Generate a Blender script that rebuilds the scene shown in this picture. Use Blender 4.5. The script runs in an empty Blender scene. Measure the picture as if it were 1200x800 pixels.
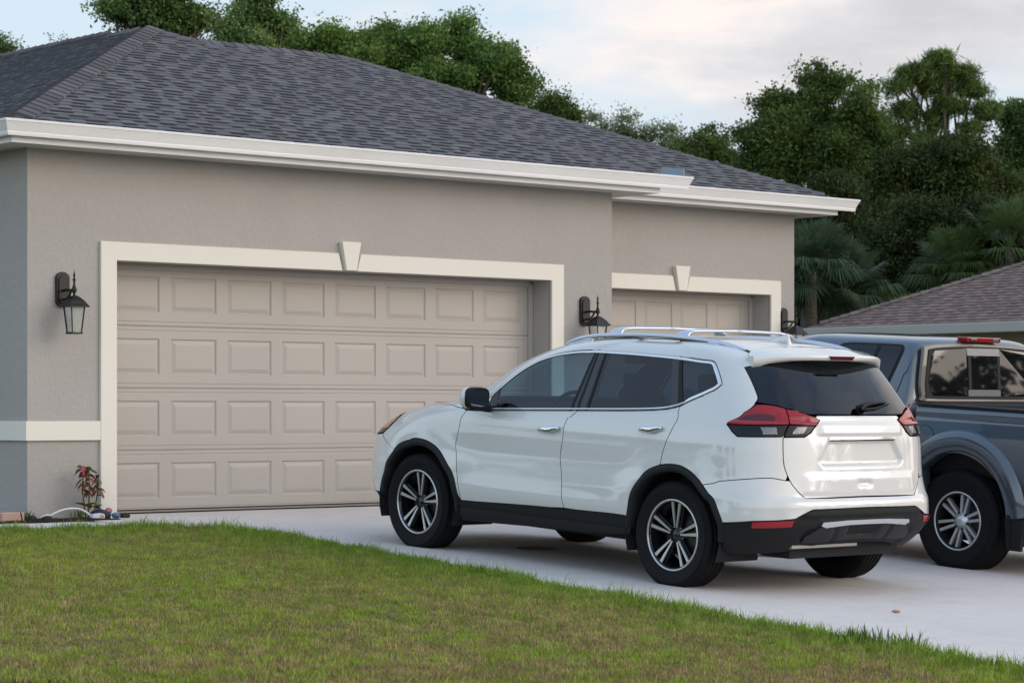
import bpy, bmesh, math, random
import numpy as np
from mathutils import Vector, Matrix
R = math.radians
SC = bpy.context.scene
COL = SC.collection
rng = np.random.default_rng(7)

# ---------------------------------------------------------------- camera
AZ = R(48.996)
CAM = Vector((-11.191, -17.92, 0.884))
SA, CA = math.sin(AZ), math.cos(AZ)
cd = bpy.data.cameras.new('camera'); cam = bpy.data.objects.new('camera', cd); COL.objects.link(cam)
cam.location = CAM; cam.rotation_euler = (R(90), 0, AZ - R(90))
cd.sensor_width = 36; cd.lens = 87.86; cd.shift_y = 80.7 / 1200; cd.clip_end = 2000; cd.clip_start = .1
cd.dof.use_dof = True; cd.dof.focus_distance = 17.6; cd.dof.aperture_fstop = 6.3
SC.camera = cam

# ---------------------------------------------------------------- sky, sun, exposure
SUN_EL, SUN_AZ = 14.0, 142.0       # compass-like: degrees clockwise from +Y
wd = bpy.data.worlds.new('World'); SC.world = wd; wd.use_nodes = True
nt = wd.node_tree; N = nt.nodes; N.clear()
def wn(t, **k):
    n = N.new(t)
    for a, b in k.items(): setattr(n, a, b)
    return n
L = nt.links
out = wn('ShaderNodeOutputWorld'); bg = wn('ShaderNodeBackground'); bg.inputs[1].default_value = 1.0
sky = wn('ShaderNodeTexSky', sky_type='NISHITA', sun_disc=False, sun_elevation=R(SUN_EL), sun_rotation=R(SUN_AZ), air_density=1.0, dust_density=1.6, ozone_density=2.0)
sk = wn('ShaderNodeMix', data_type='RGBA', blend_type='MULTIPLY'); sk.inputs[0].default_value = 1
L.new(sky.outputs[0], sk.inputs[6]); sk.inputs[7].default_value = (.10, .10, .10, 1)
tc = wn('ShaderNodeTexCoord')
def cloud(scale, det, seed, zs=2.6, rough=.55):
    mp = wn('ShaderNodeMapping'); mp.inputs['Scale'].default_value = (1, 1, zs); mp.inputs['Location'].default_value = (seed, seed * .7, 0)
    L.new(tc.outputs['Generated'], mp.inputs[0])
    n = wn('ShaderNodeTexNoise'); n.inputs['Scale'].default_value = scale; n.inputs['Detail'].default_value = det; n.inputs['Roughness'].default_value = rough
    L.new(mp.outputs[0], n.inputs[0]); return n.outputs[0]
def ramp(sock, stops):
    r = wn('ShaderNodeValToRGB'); e = r.color_ramp.elements
    while len(e) < len(stops): e.new(.5)
    for i, (p, c) in enumerate(stops): e[i].position = p; e[i].color = (c, c, c, 1) if not isinstance(c, tuple) else (*c, 1)
    L.new(sock, r.inputs[0]); return r.outputs[0]
def mixc(f, a, b, bt='MIX'):
    m = wn('ShaderNodeMix', data_type='RGBA', blend_type=bt)
    if isinstance(f, float): m.inputs[0].default_value = f
    else: L.new(f, m.inputs[0])
    for i, v in ((6, a), (7, b)):
        if isinstance(v, tuple): m.inputs[i].default_value = (*v, 1)
        else: L.new(v, m.inputs[i])
    return m.outputs[2]
# glow of the low sun: how near the direction is to the sun's azimuth
sdir = (math.sin(R(SUN_AZ)), math.cos(R(SUN_AZ)), .12)
dp = wn('ShaderNodeVectorMath', operation='DOT_PRODUCT'); L.new(tc.outputs['Generated'], dp.inputs[0]); dp.inputs[1].default_value = sdir
mr = wn('ShaderNodeMapRange'); L.new(dp.outputs['Value'], mr.inputs[0]); mr.inputs[1].default_value = -.05; mr.inputs[2].default_value = 1.0
mr.interpolation_type = 'SMOOTHSTEP'
def mrange(sock, lo, hi):
    m = wn('ShaderNodeMapRange'); L.new(sock, m.inputs[0]); m.inputs[1].default_value = lo; m.inputs[2].default_value = hi; m.interpolation_type = 'SMOOTHSTEP'; return m.outputs[0]
def mth(op, a, b):
    m = wn('ShaderNodeMath', operation=op)
    for i, v in enumerate((a, b)):
        if isinstance(v, (int, float)): m.inputs[i].default_value = v
        else: L.new(v, m.inputs[i])
    return m.outputs[0]
sx = wn('ShaderNodeSeparateXYZ'); L.new(tc.outputs['Generated'], sx.inputs[0])
west = mrange(sx.outputs['X'], .05, -.65)          # clear blue evening sky away from the sun
zen = mrange(sx.outputs['Z'], .26, .70)
clear_amt = mth('MAXIMUM', west, mth('MULTIPLY', zen, .95))
mask = ramp(cloud(3.4, 8, 3.3, 3.0, .6), [(.42, .0), (.58, 1.)])
mask = mth('MULTIPLY', mask, mth('SUBTRACT', 1.0, mth('MULTIPLY', clear_amt, .85)))
shade = ramp(cloud(4.6, 7, 9.1, 3.6, .6), [(.37, (.60, .595, .62)), (.47, (.70, .695, .715)), (.535, (.82, .79, .79)), (.60, (.99, .87, .81))])
lit = mixc(mr.outputs[0], shade, (2.0, 1.76, 1.53))
blue = mixc(mr.outputs[0], (.74, .87, .98), (1.7, 1.6, 1.5))
blue = mixc(clear_amt, blue, mixc(mrange(sx.outputs['Z'], .14, .60), (1.22, 1.45, 1.62), (.50, .74, 1.10)))
base = mixc(.8, sk.outputs[2], blue)
allc = mixc(mask, base, lit)
L.new(allc, bg.inputs[0]); L.new(bg.outputs[0], out.inputs[0])

sd = bpy.data.lights.new('sun', 'SUN'); sd.energy = .95; sd.angle = R(40); sd.color = (1.0, .925, .86)
so = bpy.data.objects.new('sun', sd); COL.objects.link(so)
sv = Vector((math.sin(R(SUN_AZ)) * math.cos(R(SUN_EL + 6)), math.cos(R(SUN_AZ)) * math.cos(R(SUN_EL + 6)), math.sin(R(SUN_EL + 6))))
so.rotation_euler = sv.to_track_quat('Z', 'Y').to_euler()

SC.view_settings.view_transform = 'Standard'; SC.view_settings.look = 'None'
SC.view_settings.exposure = 0.14; SC.view_settings.gamma = 1.0; SC.view_settings.use_curve_mapping = False
SC.render.engine = 'CYCLES'
SC.cycles.max_bounces = 8; SC.cycles.transparent_max_bounces = 16; SC.cycles.diffuse_bounces = 3
SC.cycles.use_denoising = True

# ---------------------------------------------------------------- helpers
def at(px, D):
    """world XY of the vertical line seen at photo column px, D metres along the view"""
    r = (px - 600) / 2928.6 * D
    return (CAM.x + CA * D + SA * r, CAM.y + SA * D - CA * r)
def hz(py, D): return CAM.z + (480.7 - py) / 2928.6 * D

def tag(o, label=None, cat=None, group=None, kind=None):
    if label: o['label'] = label
    if cat: o['category'] = cat
    if group: o['group'] = group
    if kind: o['kind'] = kind
    return o
def thing(name, label, cat, loc=(0, 0, 0), rot=None, group=None):
    o = bpy.data.objects.new(name, None); COL.objects.link(o); o.empty_display_size = .2
    o.location = loc
    if rot is not None: o.rotation_euler = rot
    return tag(o, label, cat, group)
def node(name, parent, loc=(0, 0, 0), rot=(0, 0, 0)):
    o = bpy.data.objects.new(name, None); COL.objects.link(o); o.parent = parent; o.location = loc; o.rotation_euler = rot; o.empty_display_size = .1
    return o
def children(o): return [c for c in bpy.data.objects if c.parent == o]
def copy_tree(o, parent=None, kids=None):
    if kids is None:
        kids = {}
        for c in bpy.data.objects:
            if c.parent: kids.setdefault(c.parent, []).append(c)
    c = o.copy(); COL.objects.link(c)
    if parent: c.parent = parent
    for ch in kids.get(o, []): copy_tree(ch, c, kids)
    return c

class MB:
    """collects geometry, links it as one mesh object"""
    def __init__(s): s.v = []; s.f = []; s.m = []; s.s = []
    def add(s, vs, fs, mi=0, smooth=False):
        b = len(s.v); s.v.extend([tuple(map(float, q)) for q in vs])
        for f in fs: s.f.append([b + i for i in f]); s.m.append(mi); s.s.append(smooth)
        return s
    def box(s, x0, x1, y0, y1, z0, z1, mi=0):
        if x0 > x1: x0, x1 = x1, x0
        if y0 > y1: y0, y1 = y1, y0
        if z0 > z1: z0, z1 = z1, z0
        v = [(x, y, z) for x in (x0, x1) for y in (y0, y1) for z in (z0, z1)]
        return s.add(v, [(0, 1, 3, 2), (4, 6, 7, 5), (0, 4, 5, 1), (2, 3, 7, 6), (0, 2, 6, 4), (1, 5, 7, 3)], mi)
    def prism(s, poly, fn, mi=0, smooth=False):
        """poly: 2-D list (counter-clockwise); fn(p, k) -> 3-D point of end k (0, 1)"""
        n = len(poly); a = [fn(p, 0) for p in poly]; b = [fn(p, 1) for p in poly]
        fs = [list(range(n))[::-1], [n + i for i in range(n)]] + [(i, (i + 1) % n, n + (i + 1) % n, n + i) for i in range(n)]
        return s.add(a + b, fs, mi, smooth)
    def tube(s, path, rad, n=8, mi=0, caps=True, smooth=True, flat=1.0, upv=None):
        P = [Vector(p) for p in path]; rad = rad if isinstance(rad, (list, tuple)) else [rad] * len(P)
        up = Vector(upv) if upv else Vector((0, 0, 1)); vs = []; prev = None
        for i, p in enumerate(P):
            t = (P[min(i + 1, len(P) - 1)] - P[max(i - 1, 0)]).normalized()
            a = prev if prev is not None else (up if abs(t.dot(up)) < .95 else Vector((1, 0, 0)))
            a = (a - t * a.dot(t)).normalized(); prev = a; b = t.cross(a)
            for k in range(n):
                g = 2 * math.pi * k / n
                vs.append(p + (a * math.cos(g) * flat + b * math.sin(g)) * rad[i])
        fs = [(i * n + k, i * n + (k + 1) % n, (i + 1) * n + (k + 1) % n, (i + 1) * n + k) for i in range(len(P) - 1) for k in range(n)]
        s.add(vs, fs, mi, smooth)
        if caps: s.add(vs[:n], [list(range(n))[::-1]], mi); s.add(vs[-n:], [list(range(n))], mi)
        return s
    def lathe(s, prof, n=48, axis='y', c=(0, 0, 0), mi=0, smooth=True, closed=False):
        """prof: (radius, offset along axis)"""
        vs = []
        for r, a in prof:
            for k in range(n):
                g = 2 * math.pi * k / n; x, y = r * math.cos(g), r * math.sin(g)
                q = {'y': (x, a, y), 'z': (x, y, a), 'x': (a, x, y)}[axis]
                vs.append((q[0] + c[0], q[1] + c[1], q[2] + c[2]))
        m = len(prof)
        fs = [(i * n + k, i * n + (k + 1) % n, ((i + 1) % m) * n + (k + 1) % n, ((i + 1) % m) * n + k) for i in range(m if closed else m - 1) for k in range(n)]
        return s.add(vs, fs, mi, smooth)
    def build(s, name, mats, parent=None, bevel=0, fix=True):
        me = bpy.data.meshes.new(name); me.from_pydata(s.v, [], s.f)
        for m in (mats if isinstance(mats, (list, tuple)) else [mats]): me.materials.append(m)
        me.polygons.foreach_set('material_index', s.m); me.polygons.foreach_set('use_smooth', s.s)
        if fix:
            bm = bmesh.new(); bm.from_mesh(me); bmesh.ops.recalc_face_normals(bm, faces=bm.faces); bm.to_mesh(me); bm.free()
        me.update()
        o = bpy.data.objects.new(name, me); COL.objects.link(o)
        if parent: o.parent = parent
        if bevel:
            b = o.modifiers.new('bevel', 'BEVEL'); b.width = bevel; b.segments = 2; b.limit_method = 'ANGLE'; b.angle_limit = R(40)
        return o

def np_mesh(name, V, F, mats, parent=None, mi=None, smooth=False, col=None):
    """V (n,3); F (m,3|4) ints; col (n,3) written to the point attribute 'tint'"""
    me = bpy.data.meshes.new(name); k = F.shape[1]
    me.vertices.add(len(V)); me.vertices.foreach_set('co', np.asarray(V, np.float32).ravel())
    me.loops.add(F.size); me.loops.foreach_set('vertex_index', F.astype(np.int32).ravel())
    me.polygons.add(len(F)); me.polygons.foreach_set('loop_start', np.arange(0, F.size, k, dtype=np.int32))
    if mi is not None: me.polygons.foreach_set('material_index', np.asarray(mi, np.int32))
    if smooth: me.polygons.foreach_set('use_smooth', np.ones(len(F), bool))
    for m in (mats if isinstance(mats, (list, tuple)) else [mats]): me.materials.append(m)
    if col is not None:
        a = me.attributes.new('tint', 'FLOAT_COLOR', 'POINT')
        a.data.foreach_set('color', np.concatenate([col, np.ones((len(col), 1))], 1).astype(np.float32).ravel())
    me.update(calc_edges=True)
    o = bpy.data.objects.new(name, me); COL.objects.link(o)
    if parent: o.parent = parent
    return o

def mat(name, col=(.5, .5, .5), rough=.5, metal=0., spec=.5, coat=0., coat_rough=.03, emit=None):
    m = bpy.data.materials.new(name); m.use_nodes = True
    b = m.node_tree.nodes['Principled BSDF']
    b.inputs['Base Color'].default_value = (*col, 1); b.inputs['Roughness'].default_value = rough; b.inputs['Metallic'].default_value = metal
    b.inputs['Specular IOR Level'].default_value = spec; b.inputs['Coat Weight'].default_value = coat; b.inputs['Coat Roughness'].default_value = coat_rough
    if emit: b.inputs['Emission Color'].default_value = (*emit[:3], 1); b.inputs['Emission Strength'].default_value = emit[3]
    return m
class NG:
    """small node-graph helper on a material"""
    def __init__(s, m): s.m = m; s.t = m.node_tree; s.b = s.t.nodes['Principled BSDF']
    def n(s, t, **k):
        x = s.t.nodes.new(t)
        for a, b in k.items(): setattr(x, a, b)
        return x
    def l(s, a, b): s.t.links.new(a, b)
    def co(s, kind='Object', scale=(1, 1, 1)):
        c = s.n('ShaderNodeTexCoord'); mp = s.n('ShaderNodeMapping'); mp.inputs['Scale'].default_value = scale
        s.l(c.outputs[kind], mp.inputs[0]); return mp.outputs[0]
    def noise(s, co, scale, detail=4, rough=.55):
        x = s.n('ShaderNodeTexNoise'); x.inputs['Scale'].default_value = scale; x.inputs['Detail'].default_value = detail; x.inputs['Roughness'].default_value = rough
        s.l(co, x.inputs[0]); return x.outputs[0]
    def ramp(s, f, stops):
        r = s.n('ShaderNodeValToRGB'); e = r.color_ramp.elements
        while len(e) < len(stops): e.new(.5)
        for i, (p, c) in enumerate(stops): e[i].position = p; e[i].color = (c, c, c, 1) if not isinstance(c, tuple) else (*c, 1)
        s.l(f, r.inputs[0]); return r.outputs[0]
    def mix(s, f, a, b, bt='MIX'):
        m = s.n('ShaderNodeMix', data_type='RGBA', blend_type=bt)
        if isinstance(f, (int, float)): m.inputs[0].default_value = f
        else: s.l(f, m.inputs[0])
        for i, v in ((6, a), (7, b)):
            if isinstance(v, tuple): m.inputs[i].default_value = (*v, 1)
            else: s.l(v, m.inputs[i])
        return m.outputs[2]
    def color(s, c): s.l(c, s.b.inputs['Base Color']); return s
    def bump(s, f, strength=.3, dist=.01, nrm=None):
        x = s.n('ShaderNodeBump'); x.inputs['Strength'].default_value = strength; x.inputs['Distance'].default_value = dist
        s.l(f, x.inputs['Height'])
        if nrm is not None: s.l(nrm, x.inputs['Normal'])
        s.l(x.outputs[0], s.b.inputs['Normal']); return x.outputs[0]
    def attr(s, name='tint'):
        a = s.n('ShaderNodeAttribute', attribute_name=name); return a.outputs['Color']
# ---------------------------------------------------------------- materials
M = {}
def stucco(name, col):
    m = mat(name, col, .92, spec=.15); g = NG(m); c = g.co()
    v = g.noise(c, 1.1, 5, .6); f = g.noise(c, 60, 4, .65); f2 = g.noise(c, 16, 3, .5)
    k = g.mix(g.ramp(v, [(.3, 0.), (.72, 1.)]), tuple(x * .95 for x in col), tuple(min(1, x * 1.05) for x in col))
    k = g.mix(g.ramp(f, [(.38, .35), (.62, 0.)]), k, tuple(x * .80 for x in col))
    g.color(k)
    h = g.mix(.55, g.ramp(f, [(.35, 0.), (.65, 1.)]), g.ramp(f2, [(.4, 0.), (.6, 1.)]))
    g.bump(h, .55, .006); return m
M['stucco'] = stucco('stucco', (.425, .39, .355))
M['stucco2'] = stucco('stucco_neighbour', (.42, .36, .27))
m = mat('trim_paint', (.775, .715, .62), .75, spec=.25); g = NG(m); g.bump(g.noise(g.co(), 80, 3), .25, .002); M['trim'] = m
m = mat('white_gutter', (.74, .695, .66), .45, spec=.4); g = NG(m); n = g.noise(g.co(scale=(.6, 3, 3)), 2.0, 6, .65)
g.color(g.mix(g.ramp(n, [(.4, 0.), (.75, .5)]), (.84, .81, .785), (.70, .66, .62))); M['gutter'] = m
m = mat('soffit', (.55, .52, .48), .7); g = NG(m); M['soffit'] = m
m = mat('door_paint', (.50, .445, .395), .5, spec=.35); g = NG(m); n = g.noise(g.co(scale=(30, 30, 2)), 6, 4)
g.bump(n, .10, .001); n2 = g.noise(g.co(), .8, 4); g.color(g.mix(g.ramp(n2, [(.3, 0.), (.7, 1.)]), (.425, .38, .335), (.455, .405, .355))); M['door'] = m
M['rubber_seal'] = mat('rubber_seal', (.02, .02, .02), .7, spec=.25)
M['black_iron'] = mat('black_iron', (.010, .009, .0085), .42, spec=.35)
m = mat('seeded_glass', (.50, .53, .49), .30, spec=.5); m.node_tree.nodes['Principled BSDF'].inputs['Transmission Weight'].default_value = .75; M['lamp_glass'] = m
M['bulb'] = mat('bulb', (.8, .78, .7), .3)
M['galv'] = mat('galvanised', (.27, .32, .37), .5, metal=.3)
M['dark'] = mat('dark_void', (.012, .012, .013), .9)
# roof shingles (per tab tint comes from the geometry)
def shingle(name):
    m = mat(name, (.1, .1, .1), .93, spec=.12); g = NG(m); c = g.co(); t = g.attr()
    f = g.noise(c, 260, 2, .7); b = g.noise(c, 1.3, 4)
    k = g.mix(g.ramp(f, [(.35, .55), (.6, 0.)]), t, g.mix(1.0, t, (.45, .45, .46), 'MULTIPLY'))
    k = g.mix(g.ramp(b, [(.35, .30), (.7, 0.)]), k, g.mix(1.0, k, (.75, .76, .8), 'MULTIPLY'))
    g.color(k); g.bump(f, .5, .003); return m
M['shingle'] = shingle('roof_shingles')
# ground
m = mat('lawn_soil', (.06, .055, .03), .95, spec=.1); g = NG(m); c = g.co()
a = g.noise(c, 1.6, 6, .65); b = g.noise(c, 28, 5, .7)
k = g.mix(g.ramp(a, [(.38, 0.), (.62, 1.)]), (.20, .215, .05), (.21, .17, .09))
k = g.mix(g.ramp(b, [(.40, .75), (.60, 0.)]), k, (.13, .10, .06)); g.color(k); g.bump(b, .8, .03); M['soil'] = m
m = mat('concrete', (.55, .51, .49), .82, spec=.25); g = NG(m); c = g.co()
a = g.noise(c, .55, 6, .6); b = g.noise(c, 5, 6, .65); f = g.noise(c, 170, 3, .7)
k = g.mix(g.ramp(a, [(.32, 0.), (.68, 1.)]), (.635, .568, .522), (.72, .648, .595))
k = g.mix(g.ramp(b, [(.30, .38), (.52, 0.)]), k, (.50, .455, .425))
k = g.mix(g.ramp(f, [(.36, .3), (.55, 0.)]), k, (.47, .43, .40)); g.color(k)
g.bump(f, .3, .003); M['concrete'] = m
m = mat('oil_stain', (.20, .15, .12), .7); M['stain'] = m; m.node_tree.nodes['Principled BSDF'].inputs['Base Color'].default_value = (.16, .14, .13, 1)
m = mat('mulch', (.03, .02, .013), .95, spec=.1); g = NG(m); f = g.noise(g.co(), 40, 4); g.color(g.mix(f, (.015, .01, .008), (.06, .038, .022))); g.bump(f, .8, .02); M['mulch'] = m
m = mat('asphalt', (.05, .05, .05), .9); g = NG(m); g.bump(g.noise(g.co(), 120, 3), .4, .005); M['asphalt'] = m
m = mat('far_ground', (.05, .07, .025), .95, spec=.1); g = NG(m); g.color(g.mix(g.noise(g.co(), .3, 6), (.035, .05, .016), (.08, .09, .035))); M['far_ground'] = m
def leafmat(name, trans=.35, rough=.6):
    m = mat(name, (.05, .08, .02), rough, spec=.25); g = NG(m); t = g.attr(); g.color(t)
    tr = g.n('ShaderNodeBsdfTranslucent'); g.l(t, tr.inputs[0]); mx = g.n('ShaderNodeMixShader'); mx.inputs[0].default_value = trans
    o = g.t.nodes['Material Output']; g.l(g.b.outputs[0], mx.inputs[1]); g.l(tr.outputs[0], mx.inputs[2]); g.l(mx.outputs[0], o.inputs[0]); return m
M['leaf'] = leafmat('leaves'); M['grass'] = leafmat('grass_blades', .45, .5)
m = mat('bark', (.09, .075, .06), .95, spec=.1); g = NG(m); f = g.noise(g.co(scale=(4, 4, 1)), 6, 5); g.color(g.mix(f, (.05, .042, .035), (.15, .125, .10))); g.bump(f, .8, .04); M['bark'] = m
m = mat('palm_bark', (.11, .09, .07), .95); g = NG(m); f = g.noise(g.co(scale=(2, 2, 8)), 5, 4); g.color(g.mix(f, (.055, .045, .035), (.17, .135, .10))); g.bump(f, .9, .05); M['palm_bark'] = m
# vehicles
def paint(name, col, flake=0., coat=1.0, rough=.32):
    m = mat(name, col, rough, metal=flake, spec=.5, coat=coat, coat_rough=.025); g = NG(m); g.b.inputs['Coat IOR'].default_value = 1.68; c = g.co()
    d = g.noise(c, 3.2, 6, .7); g.l(g.ramp(d, [(.35, .02), (.75, .06)]), g.b.inputs['Coat Roughness']); return m
M['white_paint'] = paint('white_paint', (.665, .645, .61))
M['blue_paint'] = paint('slate_blue_paint', (.050, .072, .098), .35, 1.0, .36)
M['black_plastic'] = mat('black_plastic', (.011, .0115, .0125), .55, spec=.22)
M['gloss_black'] = mat('gloss_black', (.008, .008, .01), .12, spec=.5)
M['pillar_film'] = mat('pillar_film', (.022, .025, .030), .25, spec=.5)
M['chrome'] = mat('chrome', (.72, .73, .75), .12, metal=1.)
M['satin'] = mat('satin_silver', (.60, .63, .68), .34, metal=.85)
M['alloy'] = mat('alloy', (.56, .555, .545), .33, metal=.85)
M['alloy2'] = mat('painted_alloy', (.60, .61, .63), .34, metal=.7)
M['brake'] = mat('brake_disc', (.06, .058, .055), .5, metal=.5)
m = mat('tyre_rubber', (.010, .010, .011), .75, spec=.15); g = NG(m); f = g.noise(g.co(), 90, 3); g.bump(f, .2, .002); M['tyre'] = m
M['interior'] = mat('interior', (.018, .018, .02), .85, spec=.2)
M['seat'] = mat('seat_cloth', (.04, .04, .043), .9, spec=.2)
M['mirror'] = mat('mirror_glass', (.25, .30, .34), .03, metal=1.)
M['red_lens'] = mat('red_lens', (.29, .006, .012), .16, spec=.35, coat=.4)
M['red_lens2'] = mat('red_lens_dark', (.075, .003, .006), .14, spec=.4, coat=.4)
M['clear_lens'] = mat('clear_lens', (.17, .175, .18), .18, metal=.6, coat=1.0)
M['smoke_lens'] = mat('smoke_lens', (.009, .011, .014), .12, spec=.3)
M['amber'] = mat('amber_lens', (.42, .10, .03), .12, coat=1.0)
M['exhaust'] = mat('exhaust_metal', (.34, .32, .30), .45, metal=.8)
def glass(name, tint, base=(.006, .008, .010)):
    m = bpy.data.materials.new(name); m.use_nodes = True; t = m.node_tree; t.nodes.clear()
    o = t.nodes.new('ShaderNodeOutputMaterial'); tr = t.nodes.new('ShaderNodeBsdfTransparent'); tr.inputs[0].default_value = (*tint, 1)
    gl = t.nodes.new('ShaderNodeBsdfGlossy'); gl.inputs['Roughness'].default_value = .015; gl.inputs[0].default_value = (.92, .95, 1, 1)
    fr = t.nodes.new('ShaderNodeFresnel'); ge = t.nodes.new('ShaderNodeNewGeometry'); mm = t.nodes.new('ShaderNodeMapRange'); mm.inputs[3].default_value = 1.52; mm.inputs[4].default_value = 1 / 1.52
    t.links.new(ge.outputs['Backfacing'], mm.inputs[0]); t.links.new(mm.outputs[0], fr.inputs[0])
    mx = t.nodes.new('ShaderNodeMixShader'); t.links.new(fr.outputs[0], mx.inputs[0]); t.links.new(tr.outputs[0], mx.inputs[1]); t.links.new(gl.outputs[0], mx.inputs[2])
    t.links.new(mx.outputs[0], o.inputs[0]); return m
M['glass_light'] = glass('tinted_glass', (.38, .51, .58))
M['glass_dark'] = glass('privacy_glass', (.05, .085, .12))
M['glass_clear'] = glass('clear_glass', (.75, .80, .80))
# ---------------------------------------------------------------- terrain
_py = [-300, -60, -30, -22, -18, -13, -9, -6.1, -3.4, -1, 0, 6, 14, 300]
_pz = [-1.25, -1.15, -1.1, -1.05, -.905, -.655, -.445, -.287, -.140, -.036, 0, -.05, -.3, -.6]
def gz(x, y):
    return np.interp(y, _py, _pz) - .008 * (np.clip(x, -12, 10) - .5) * (np.asarray(y) < -.5) - np.clip((np.asarray(x) - 9.6) / 4, 0, 1) * .35
def edge_x(y):   # lawn / driveway edge
    return np.interp(y, [-14, -11, -9.5, -8.4, -6.9, -4.9, -3.4, -2.4, -1.7, -1.35], [-.95, -.80, -.66, -.62, -.50, -.28, -.16, -.06, -.18, -.55])
xs = np.unique(np.concatenate([np.linspace(-300, -14, 14), np.linspace(-14, 14, 57), np.linspace(14, 300, 14)]))
ys = np.unique(np.concatenate([np.linspace(-300, -22, 12), np.linspace(-22, 4, 53), np.linspace(4, 300, 18)]))
gx, gy = np.meshgrid(xs, ys, indexing='ij'); n1, n2 = gx.shape
V = np.stack([gx, gy, gz(gx, gy) - .06], -1).reshape(-1, 3)
i, j = np.meshgrid(np.arange(n1 - 1), np.arange(n2 - 1), indexing='ij'); a = (i * n2 + j).ravel()
tag(np_mesh('ground', V, np.stack([a, a + n2, a + n2 + 1, a + 1], 1), M['far_ground'], smooth=True), kind='structure')
# lawn surface
us = np.linspace(0, 1, 60); yy = np.linspace(-15, -1.38, 90); V = []
for y in yy:
    x1 = edge_x(y); x = -13 + us * (x1 + 13); V += [(q, y, float(gz(q, y)) + .001) for q in x]
i, j = np.meshgrid(np.arange(89), np.arange(59), indexing='ij'); a = (i * 60 + j).ravel()
tag(np_mesh('lawn', np.array(V), np.stack([a, a + 1, a + 61, a + 60], 1), M['soil'], smooth=True), kind='structure')
# driveway: slab poured on the slope, curved edge on the lawn side, thickness shown by its rim
b = MB(); rows = []
yy = list(np.linspace(-21.5, -1.36, 84)) + list(np.linspace(-1.3, -.02, 8)) + [.262]
for y in yy:
    x0 = float(edge_x(max(y, -14))) - .02 if y < -1.33 else (-.55 + (y + 1.33) * .1 if y < -.36 else (-.02 if y < .02 else .003))
    x1 = 8.9 if y < .02 else 4.874
    rows.append([(x0 + (x1 - x0) * k / 12, y, float(gz(x0 + (x1 - x0) * k / 12, y)) + .006) for k in range(13)])
nr = len(rows); vs = [p for r in rows for p in r]
b.add(vs, [(r * 13 + k, r * 13 + k + 1, (r + 1) * 13 + k + 1, (r + 1) * 13 + k) for r in range(nr - 1) for k in range(12)], 0, True)
lo = [(r[0][0], r[0][1], r[0][2] - .14) for r in rows]; up = [r[0] for r in rows]
b.add(up + lo, [(k, k + 1, nr + k + 1, nr + k) for k in range(nr - 1)])
tag(b.build('driveway', M['concrete'], fix=False), kind='structure')
b = MB()   # apron of the single bay
b.add([(5.9, .02, .006), (8.75, .02, .004), (8.75, .97, .008), (5.9, .97, .008)], [(0, 1, 2, 3)])
tag(b.build('garage_apron', M['concrete'], fix=False), kind='structure')
# walk strip between lawn and planting bed
b = MB(); b.box(-11, -.56, -1.36, -.42, -.25, -.012); tag(b.build('path', M['concrete'], bevel=.012), kind='structure')
b = MB(); V = []
for k in range(61):
    x = -11 + k * .18
    for q in range(7):
        y = -.42 + q * .07; V.append((min(x, -.10), y, -.018 + rng.uniform(0, .022) + .012 * math.sin(q * .52)))
b.add(V, [(k * 7 + q, k * 7 + 7 + q, k * 7 + 8 + q, k * 7 + 1 + q) for k in range(60) for q in range(6)], 0, True)
tag(b.build('planting_bed', M['mulch'], fix=False), kind='structure')
b = MB(); b.add([(-300, -34, -1.09), (300, -34, -1.09), (300, -27, -1.085), (-300, -27, -1.085)], [(0, 1, 2, 3)])
tag(b.build('road', M['asphalt'], fix=False), kind='structure')
b = MB(); c = (1.35, -3.75); V = [(c[0], c[1], float(gz(*c)) + .010)]; rr_ = np.random.default_rng(3)
for k in range(16):
    g = k / 16 * 6.283; r_ = .10 + .05 * rr_.random(); p = (c[0] + math.cos(g) * r_ * 1.3, c[1] + math.sin(g) * r_); V.append((*p, float(gz(*p)) + .010))
b.add(V, [(0, k + 1, (k + 1) % 16 + 1) for k in range(16)]); tag(b.build('driveway_stain', M['stain'], fix=False), kind='structure')
# ---------------------------------------------------------------- house
house = thing('house', 'grey stucco house with a double and a single garage door and a dark shingle roof', 'house', (0, 0, 0))
ZS = 2.98
b = MB()
def fr(p, k, y0=0., y1=.25): return (p[0], (y0, y1)[k], p[1])
# double bay: wall pieces butt end to end round the opening
b.box(-.833, 0, 0, .264, -.3, ZS + .06); b.box(0, 4.877, 0, .264, 2.134, ZS + .06); b.box(4.877, 5.691, 0, .264, -.3, ZS + .06)
b.box(-.833, -.60, .264, 15, -.4, ZS + .06); b.box(5.45, 5.691, .264, .7, -.3, ZS + .06)
# single bay
b.box(5.45, 5.955, .7, .964, -.3, ZS + .06); b.box(5.955, 8.698, .7, .964, 2.134, ZS + .06); b.box(8.698, 9.09, .7, .964, -.3, ZS + .06)
b.box(8.86, 9.09, .964, 10, -.4, ZS + .06)
b.build('wall', M['stucco'], house)
b = MB(); b.box(-.55, 8.8, 1.3, 1.32, -.2, 2.95); b.build('inner_wall', M['dark'], house)
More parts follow.
